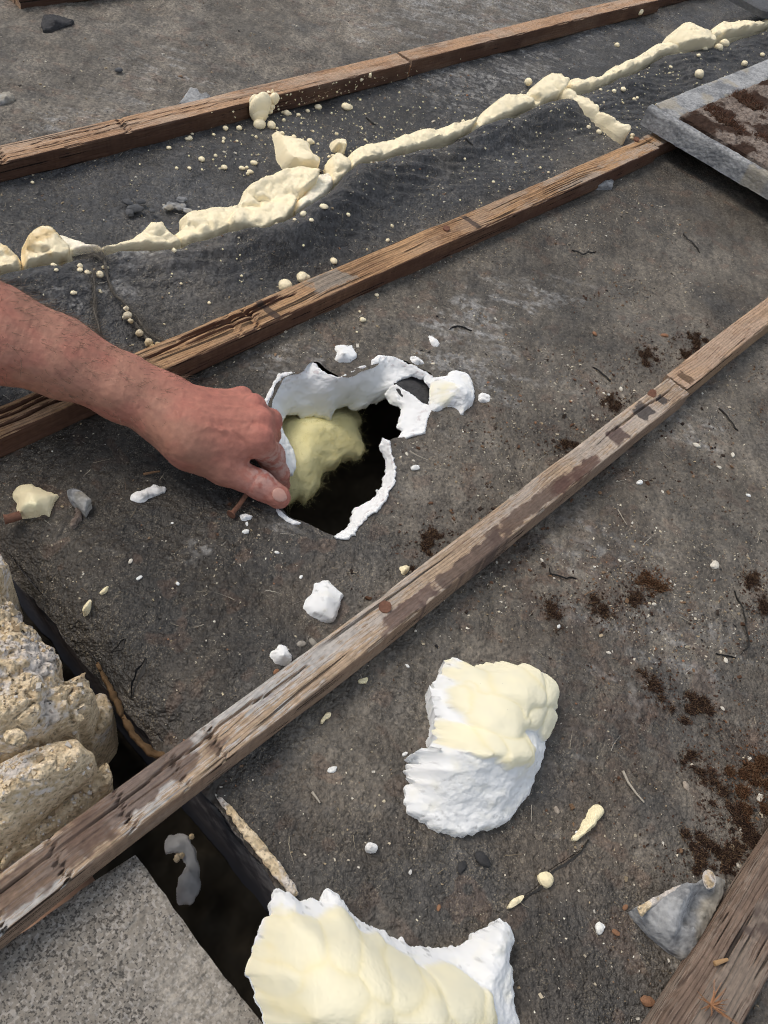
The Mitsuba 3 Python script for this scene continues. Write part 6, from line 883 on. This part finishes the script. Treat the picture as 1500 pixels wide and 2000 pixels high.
thread([[(0.3594,0.6752,0.004),(0.3667,0.666,0.004),(0.37,0.656,0.004),(0.3723,0.6437,0.004)], [(0.3776,0.6537,0.004),(0.3723,0.6418,0.004),(0.3679,0.6305,0.004),(0.3636,0.6203,0.004),(0.3593,0.6066,0.004),(0.3625,0.597,0.004),(0.3623,0.5877,0.004),(0.3584,0.5714,0.004),(0.3572,0.5583,0.004),(0.3577,0.5462,0.004),(0.3608,0.5352,0.004),(0.3684,0.5341,0.004)], [(0.3616,0.5867,0.005),(0.3639,0.5741,0.005),(0.3628,0.5535,0.005),(0.3679,0.5366,0.005)]], 'twisted torn felt thread clotted with foam, above the forearm', .0014, seed=1)
thread([[(0.3573,0.6382,0.003),(0.3473,0.6219,0.003),(0.3351,0.6038,0.003),(0.3269,0.5876,0.003),(0.3206,0.5734,0.003)]], 'thin straight torn felt thread left of the clotted one', .0009, seed=2)
for i, (x, y, z, r) in enumerate([(q[0], q[1], q[2], q[3]) for q in [(0.3565,0.5789,0.008,8.0),(0.3584,0.5841,0.01,5.0),(0.3547,0.5717,0.008,5.0),(0.3543,0.5564,0.008,7.0),(0.3543,0.541,0.008,8.0),(0.36,0.5339,0.008,5.0),(0.3545,0.5364,0.006,5.0),(0.3527,0.5795,0.006,4.0)]]):
    z += float(felt_h(np.array([x]), np.array([y]), False)[0]) - .002; rad = r * .85 / 1580
    m = blob((x, y, z), rad, i + 60, 2, .3, 1.6, (1, 1, .9), .12); k = put('foam_clot', m, 'torn_foam', True, old_cream(m.vertices, None, None) * np.array([.8, .8, .85])); tag(k, 'dirty foam clot stuck in the twisted felt thread', 'foam', 'foam clots in the thread')

# ---------------------------------------------------------------- litter on the felt: crumbs, fibres, specks
def on_felt(n, rng, x0, x1, y0, y1, dens):
    x, y = rng.uniform(x0, x1, n), rng.uniform(y0, y1, n); k = rng.random(n) < dens(x, y); x, y = x[k], y[k]
    hp = Polygon(HOLE[:, :2]).buffer(.004); k = (x > SLOT + .006) & ~shapely.contains_xy(hp, x, y)
    for yy, w_ in ((.849, .034), (.483, .0345), (.149, .030), (-.188, .042), (1.235, .034)): k &= ~((y > yy - .001) & (y < yy + w_ + .001))
    x, y = x[k], y[k]; return x, y, felt_h(x, y, False)
def visible(x, y): return (x * -.69 + y * .55 < .62) & (x * .55 + y * .8 > .0) | True
OCT = trimesh.creation.icosphere(subdivisions=0)
rng = np.random.default_rng(11)
PAL = np.array([(.46, .40, .30), (.58, .52, .42), (.30, .24, .16), (.22, .15, .10), (.66, .62, .54), (.11, .075, .055), (.38, .30, .20), (.30, .15, .085), (.03, .028, .028), (.05, .045, .04)])
def clump(x, y, f=14, s=0): return nfbm(np.stack([x, y, x * 0], -1) * f, 3, s)
def dens_near(x, y):
    band = (y > .52) & (y < .84)
    d = np.where(band, .22, .55) * np.clip((clump(x, y) - .33) * 4, .08, 1) * (.45 + .55 * np.clip((x - .25) / .3, 0, 1)) * np.where((y < .14) & (x > .40), 1.9, 1)
    return np.clip(d, 0, 1)
x, y, z = on_felt(70000, rng, .12, 1.15, -.26, .85, dens_near)
pc = rng.choice(len(PAL), len(x), p=[.18, .17, .10, .09, .15, .09, .10, .04, .04, .04])
m1, c1_ = crumbs(x, y, z, np.clip(rng.lognormal(math.log(.00052), .5, len(x)), .0002, .0022), PAL[pc] * rng.uniform(.7, 1.2, (len(x), 1)), rng)
x, y, z = on_felt(26000, rng, .35, 2.3, .5, 1.5, lambda x, y: np.clip((clump(x, y, 10, 3) - .3) * 2.5, .06, 1) * .7)
pc = rng.choice(len(PAL), len(x), p=[.14, .12, .13, .10, .10, .10, .10, .05, .08, .08])
tx_, ty_, tz_ = on_felt(120000, rng, .12, 1.2, -.26, .85, lambda x, y: np.clip(np.where((y > .53) & (y < .84), .25, .6) * np.clip((clump(x, y, 30, 13) - .3) * 3, .12, 1) * (.4 + .6 * np.clip((x - .25) / .3, 0, 1)), 0, 1))
m1c, c1c = crumbs(tx_, ty_, tz_, np.clip(rng.lognormal(math.log(.00046), .35, len(tx_)), .0002, .0012), np.array([(.52, .46, .36), (.62, .57, .48), (.34, .28, .20), (.20, .14, .10), (.04, .036, .034)])[rng.choice(5, len(tx_), p=[.25, .25, .18, .16, .16])] * rng.uniform(.6, 1.1, (len(tx_), 1)), rng, base=TETRA)
ax_, ay_, az_ = on_felt(16000, rng, .25, .95, -.26, .34, lambda x, y: np.clip((clump(x, y, 26, 8) - .42) * 5, 0, 1) * np.clip(.25 + (x - .3) * 2.2, .1, 1))
m1b, c1b = crumbs(ax_, ay_, az_, np.clip(rng.lognormal(math.log(.0006), .55, len(ax_)), .0002, .0028), np.array([(.06, .035, .025), (.10, .055, .035), (.035, .025, .02), (.16, .10, .06)])[rng.integers(0, 4, len(ax_))] * rng.uniform(.7, 1.3, (len(ax_), 1)), rng)
m2, c2_ = crumbs(x, y, z, np.clip(rng.lognormal(math.log(.00065), .45, len(x)), .0003, .0028), PAL[pc] * rng.uniform(.7, 1.2, (len(x), 1)), rng)
tag(put('felt_litter', cat([m1, m1b, m1c, m2]), 'bits', False, np.vstack([c1_, c1b, c1c, c2_])), 'fine grit, moss crumbs and wood dust strewn over the roofing felt', 'debris', kind='stuff')
x, y, z = on_felt(60000, rng, .12, 1.3, -.26, .9, lambda x, y: np.clip((clump(x, y, 22, 6) - .30) * 2.4, .05, 1))
n = len(x); a = rng.uniform(0, 2 * np.pi, n); d = np.stack([np.cos(a), np.sin(a), rng.uniform(.0, .5, n)], 1); d /= np.linalg.norm(d, axis=1, keepdims=True)
g_ = rng.uniform(.25, 1.6, (n, 1)); colr = np.array([.24, .22, .19]) * g_
m3, c3_ = ribbons(np.stack([x, y, z + .0002], 1), d, rng.lognormal(math.log(.0030), .5, n), .00009, .35, rng, colr, 2)
x, y, z = on_felt(1500, rng, .14, 1.2, -.26, .85, lambda x, y: .35 + 0 * x)
n = len(x); a = rng.uniform(0, 2 * np.pi, n); d = np.stack([np.cos(a), np.sin(a), rng.uniform(.02, .15, n)], 1)
m4, c4_ = ribbons(np.stack([x, y, z + .0008], 1), d, rng.uniform(.004, .013, n), .00028, .25, rng, PAL[rng.integers(0, 5, n)] * .8, 3)
tag(put('felt_fuzz', cat([m3, m4]), 'fibres', False, np.vstack([c3_, c4_])), 'loose fibres and dry needles matted on the roofing felt', 'fibres', kind='stuff')
# spray of tiny foam specks round the seam and on the upper batten
def specks(n, cx, cy, sx, sy, rng, rr=.0009):
    x, y = rng.normal(cx, sx, n), rng.normal(cy, sy, n); k = (y < .844) & (y > .52) & ((y > seam_y(x) + .01) | (y < seam_y(x) - .01)); x, y = x[k], y[k]; return x, y, felt_h(x, y, False), rr * rng.lognormal(0, .45, len(x))
S_ = [specks(420, .83, .76, .12, .06, rng), specks(260, 1.25, .62, .16, .05, rng), specks(160, 1.6, .66, .2, .05, rng), specks(150, .9, .58, .22, .04, rng, .0008), specks(60, .45, .58, .06, .05, rng)]
x, y, z, r_ = [np.concatenate([s[i] for s in S_]) for i in range(4)]
fx = rng.normal(.87, .11, 170); fz = rng.uniform(.002, .024, 170)
x, y, z, r_ = np.r_[x, fx], np.r_[y, np.full(170, .8487)], np.r_[z, fz], np.r_[r_, .0008 * rng.lognormal(0, .5, 170)]
m5, _ = crumbs(x, y, z, r_ * 1.0, np.ones((len(x), 3)), rng, (.8, 1), (.8, 1.2), OCT)
tag(put('foam_specks', m5, 'foam', True, cream_col(m5.vertices, None, None)), 'fine spray of cream foam specks round the seam and on the upper batten', 'foam', kind='stuff')
# white and coloured bits big enough to pick out
BITS = [(0.6094,0.0095,0.001,9.0,0.0),(0.4796,0.121,0.001,4.0,0.0),(0.5223,0.0243,0.001,4.0,0.0),(0.5273,-0.0505,0.001,5.0,0.0),(0.4463,0.0234,0.001,4.0,0.0),(0.4335,0.0676,0.001,4.0,4.0),(0.5384,0.0732,0.001,3.0,0.0),(0.4605,0.2665,0.001,8.0,4.0),(0.4663,0.2839,0.001,4.0,0.0),(0.4655,0.274,0.001,3.0,0.0),(0.761,0.0726,0.001,5.0,0.0),(0.7326,0.0731,0.001,4.0,0.0),(0.6376,0.1156,0.001,6.0,4.0),(0.6457,0.0932,0.001,3.0,0.0),(0.7537,0.1561,0.001,5.0,0.0),(0.7398,0.2087,0.001,5.0,0.0),(0.7188,0.2109,0.001,4.0,4.0),(0.1903,0.3185,0.001,5.0,4.0),(0.2097,0.295,0.001,4.0,4.0),(0.2846,0.3028,0.001,6.0,4.0),(0.2904,0.3086,0.001,4.0,4.0),(0.2915,0.2702,0.001,4.0,4.0),(0.2916,0.2396,0.001,4.0,4.0),(0.3029,0.1253,0.001,4.0,4.0),(0.2507,0.077,0.001,5.0,4.0),(0.3066,-0.0264,0.001,6.0,3.0),(0.3054,-0.0465,0.001,4.0,4.0),(0.1955,0.0173,0.001,4.0,5.0),(0.2977,0.1557,0.001,4.0,4.0),(0.3841,-0.1331,0.001,7.0,6.0),(0.3778,-0.1427,0.001,4.0,0.0),(0.2965,-0.1766,0.001,5.0,4.0),(0.3182,-0.1849,0.001,4.0,0.0),(0.2531,-0.1418,0.001,11.0,7.0),(0.4381,-0.1306,0.001,7.0,0.0),(0.4846,-0.0716,0.001,4.0,0.0),(0.2023,0.1036,0.001,8.0,4.0),(0.2466,0.1546,0.001,5.0,4.0),(0.1793,-0.0443,0.001,4.0,7.0),(0.1935,-0.0109,0.001,5.0,7.0),(0.2719,-0.1041,0.001,6.0,7.0),(0.2908,-0.1,0.001,5.0,7.0),(0.7908,0.2836,0.001,5.0,7.0),(0.8701,0.231,0.001,6.0,7.0),(0.6132,0.2348,0.001,3.0,7.0),(0.6273,0.2689,0.001,3.0,7.0),(0.2206,0.1869,0.001,6.0,7.0),(0.26,0.189,0.001,8.0,2.0),(0.2516,0.1928,0.001,8.0,2.0),(0.3989,-0.0844,0.001,7.0,3.0),(0.7211,0.0319,0.001,4.0,4.0),(0.2244,-0.0044,0.001,10.0,8.0),(0.239,-0.0108,0.001,14.0,8.0),(0.4558,0.0377,0.001,4.0,6.0),(0.333,0.3812,0.001,3.0,4.0),(0.242,0.3465,0.001,3.0,4.0),(0.1939,0.3355,0.001,5.0,0.0),(0.7387,0.1062,0.001,6.0,0.0)]
for i, (x, y, z, r, ci) in enumerate([tuple(q) for q in BITS]):
    rad = r * math.sqrt(x * x + y * y + .3) / 1580; z = float(felt_h(np.array([x]), np.array([y]), False)[0]) + rad * .2; ci = int(ci)
    m = blob((x, y, z), rad, i, 2, .35, 1.4, (1.2, .75, .5), .15, i * 1.3); c = np.array([(.62, .58, .50), (.6, .5, .4), (.30, .28, .25), (.34, .29, .24), (.75, .76, .74), (.55, .54, .52), (.42, .33, .22), (.25, .135, .08), (.045, .045, .047)][ci])
    k = put('small_chip', m, 'bits', 40, None) if False else put('small_chip', m, 'bits', True, np.tile(c, (len(m.vertices), 1)) * (.75 + .5 * nfbm(m.vertices * 500, 2, i))[:, None])
    kind = ['pale stone chip', '', 'grey-brown clod', 'grey wood chip', 'white foam crumb', 'grey crumb', 'tan pebble', 'orange-brown bark bit', 'flat black felt flake'][ci]
    where = 'upper felt beyond the middle batten' if y > .48 else 'felt between the middle and the weathered batten' if y > .17 else 'felt below the weathered batten' if y > -.14 else 'corner batten'
    if ci == 7 and r > 10: tag(k, 'round orange-brown seed husk lying beside the corner batten', 'husk')
    else: tag(k, f'{kind} lying on the {where}', 'chip', f'{kind}s on the {where}')
# twigs
for P, r, lab in [([(0.3693,-0.0436,0.002),(0.3647,-0.0515,0.002),(0.3618,-0.0602,0.002),(0.3605,-0.0682,0.002)], .0011, 'thin grey splinter on the felt right of the biggest foam chunk'), ([(0.5879,0.1097,0.002),(0.5825,0.1004,0.002),(0.5788,0.0924,0.002)], .0005, 'curved straw stalk on the felt below the weathered batten, right'), ([(0.4777,0.0719,0.002),(0.4839,0.0712,0.002),(0.4904,0.0688,0.002)], .0005, 'short pale straw on the felt near the brown moss tuft'), ([(0.4692,0.2837,0.003),(0.4719,0.2738,0.003),(0.4774,0.2651,0.003)], .0006, 'thin dry twig right of the torn hole'), ([(0.2525,0.4027,0.003),(0.2608,0.3997,0.003),(0.2657,0.3976,0.003)], .0012, 'brown twig on the dark felt below the wrist'), ([(0.2943,-0.0111,0.002),(0.285,-0.0184,0.002)], .0004, 'straight needle below the biggest foam chunk'), ([(0.2944,-0.1562,0.024),(0.2986,-0.1585,0.024),(0.3032,-0.1611,0.024)], .0017, 'orange wood chip on the corner batten'), ([(0.1801,0.1008,0.002),(0.1799,0.0963,0.002),(0.1794,0.0916,0.002)], .0010, 'pale split straw left of the biggest foam chunk')]:
    P = A3(P); P[:, 2] += felt_h(P[:, 0], P[:, 1], False) if P[0, 2] < .02 else 0; Q = resample(P, .002, False, 0)
    m = tube(Q, r * (1 - .4 * np.linspace(0, 1, len(Q))), 7); k = put('twig', m, 'bits', True, np.tile((.40, .25, .13) if 'orange' in lab else (.20, .12, .07) if 'brown' in lab else (.40, .36, .30), (len(m.vertices), 1))); tag(k, lab, 'twig')
# dead orange weed sprig on the corner batten
c0 = np.array([(0.2688,-0.1641,0.03)][0]); rng = np.random.default_rng(9); n = 26; a = rng.uniform(0, 2 * np.pi, n); d = np.stack([np.cos(a), np.sin(a), rng.uniform(.0, .4, n)], 1)
m, c = ribbons(np.tile(c0, (n, 1)), d, rng.uniform(.006, .014, n), .0006, .3, rng, np.array([.31, .16, .085]) * rng.uniform(.7, 1.2, (n, 1)), 3); tag(put('dry_sprig', m, 'bits', False, c), 'dead orange-brown sprig lying on the corner batten', 'sprig')
# cracks: narrow open splits in the felt with curled lips
def crack(P, label, w=.0016, seed=0):
    P = A3(P); P = resample(P, .0018, False, 0); P[:, 2] = felt_h(P[:, 0], P[:, 1], True) + .0007
    n = len(P); t = np.gradient(P, axis=0); s = np.stack([-t[:, 1], t[:, 0], t[:, 0] * 0], 1); s /= np.linalg.norm(s, axis=1, keepdims=True) + 1e-9
    P = P + s * (.0022 * 2 * (nfbm(P * 130, 2, seed) - .5))[:, None]; ww = (w * np.sin(np.linspace(.06, 1, n) * np.pi * .98) * (.4 + 1.2 * nz(P * 260, seed)))[:, None]
    ww = ww * .62
    L = P + s * ww + [0, 0, .0010]; R = P - s * ww; up = P + s * ww * 1.9 + [0, 0, .0003]
    V = np.vstack([R, P - [0, 0, .002], L, up]); F = []
    i = np.arange(n - 1)
    for k in range(3): F += [np.stack([k * n + i, k * n + i + 1, (k + 1) * n + i + 1], 1), np.stack([k * n + i, (k + 1) * n + i + 1, (k + 1) * n + i], 1)]
    col = np.vstack([np.tile((.012, .012, .013), (2 * n, 1)), np.tile((.05, .048, .046), (n, 1)), np.tile((.07, .065, .06), (n, 1))])
    k = put('felt_tear', trimesh.Trimesh(V, np.vstack(F), process=False), 'bits', False, col); tag(k, label, 'tear')
crack([(0.9175,0.4093,0),(0.9216,0.4018,0),(0.9214,0.393,0),(0.9346,0.3921,0),(0.9452,0.3874,0)], 'short v-shaped tear in the felt under the middle batten, right side', .0032, 1)
crack([(1.1101,0.3454,0),(1.1014,0.3349,0),(1.0994,0.3249,0),(1.095,0.3136,0),(1.0901,0.3055,0)], 'ragged tear in the felt at the upper right below the tile', .0028, 2)
crack([(0.8121,0.1207,0),(0.8086,0.1105,0),(0.8041,0.1011,0),(0.7989,0.0915,0),(0.7991,0.0875,0)], 'thin dark split in the felt right of the weathered batten', .0018, 3)
crack([(0.7375,0.2491,0),(0.7402,0.2413,0),(0.7394,0.2319,0),(0.7385,0.2226,0)], 'thin dark split in the felt left of the moss clump', .0016, 4)
crack([(0.5987,-0.0183,0),(0.5936,-0.0255,0),(0.5884,-0.0339,0),(0.5792,-0.0417,0),(0.5696,-0.0495,0),(0.5621,-0.0567,0),(0.5446,-0.0575,0)], 'long thin split wandering down the felt near the right edge', .0014, 5)
crack([(0.5257,-0.0403,0),(0.5311,-0.0479,0),(0.5378,-0.0559,0)], 'short split crossing at the foot of the long one', .0012, 6)
crack([(0.3082,-0.0553,0),(0.2954,-0.0542,0),(0.2826,-0.052,0),(0.2729,-0.05,0),(0.2592,-0.0498,0),(0.248,-0.0484,0),(0.2396,-0.0468,0),(0.2308,-0.0439,0)], 'old crack line with oozed foam running to lower left', .0018, 7)
crack([(0.1548,0.2578,0),(0.1471,0.2532,0),(0.1385,0.2496,0),(0.1309,0.2427,0)], 'open tear in the felt near the gap above the weathered batten', .0040, 8)
crack([(0.1525,0.2818,0),(0.1462,0.2802,0),(0.1396,0.2822,0)], 'small slit in the felt near the gap, higher up', .0022, 9)
crack([(0.9403,0.6631,0),(0.9434,0.6495,0),(0.945,0.6367,0),(0.9488,0.6259,0)], 'thin tear in the rippled band of felt', .0022, 10)
crack([(0.8962,0.7854,0),(0.895,0.7733,0),(0.897,0.7645,0)], 'small dark tear in the felt above the seam', .0020, 11)
crack([(0.6386,0.3848,0),(0.6512,0.3842,0),(0.6578,0.378,0),(0.6617,0.3695,0)], 'fine arc-shaped split above the torn hole', .0014, 12)
crack([(0.4778,0.1113,0),(0.473,0.1059,0),(0.475,0.1002,0),(0.4802,0.0934,0),(0.489,0.088,0)], 'dark lip of a blister in the felt, right of the weathered batten', .0018, 13)
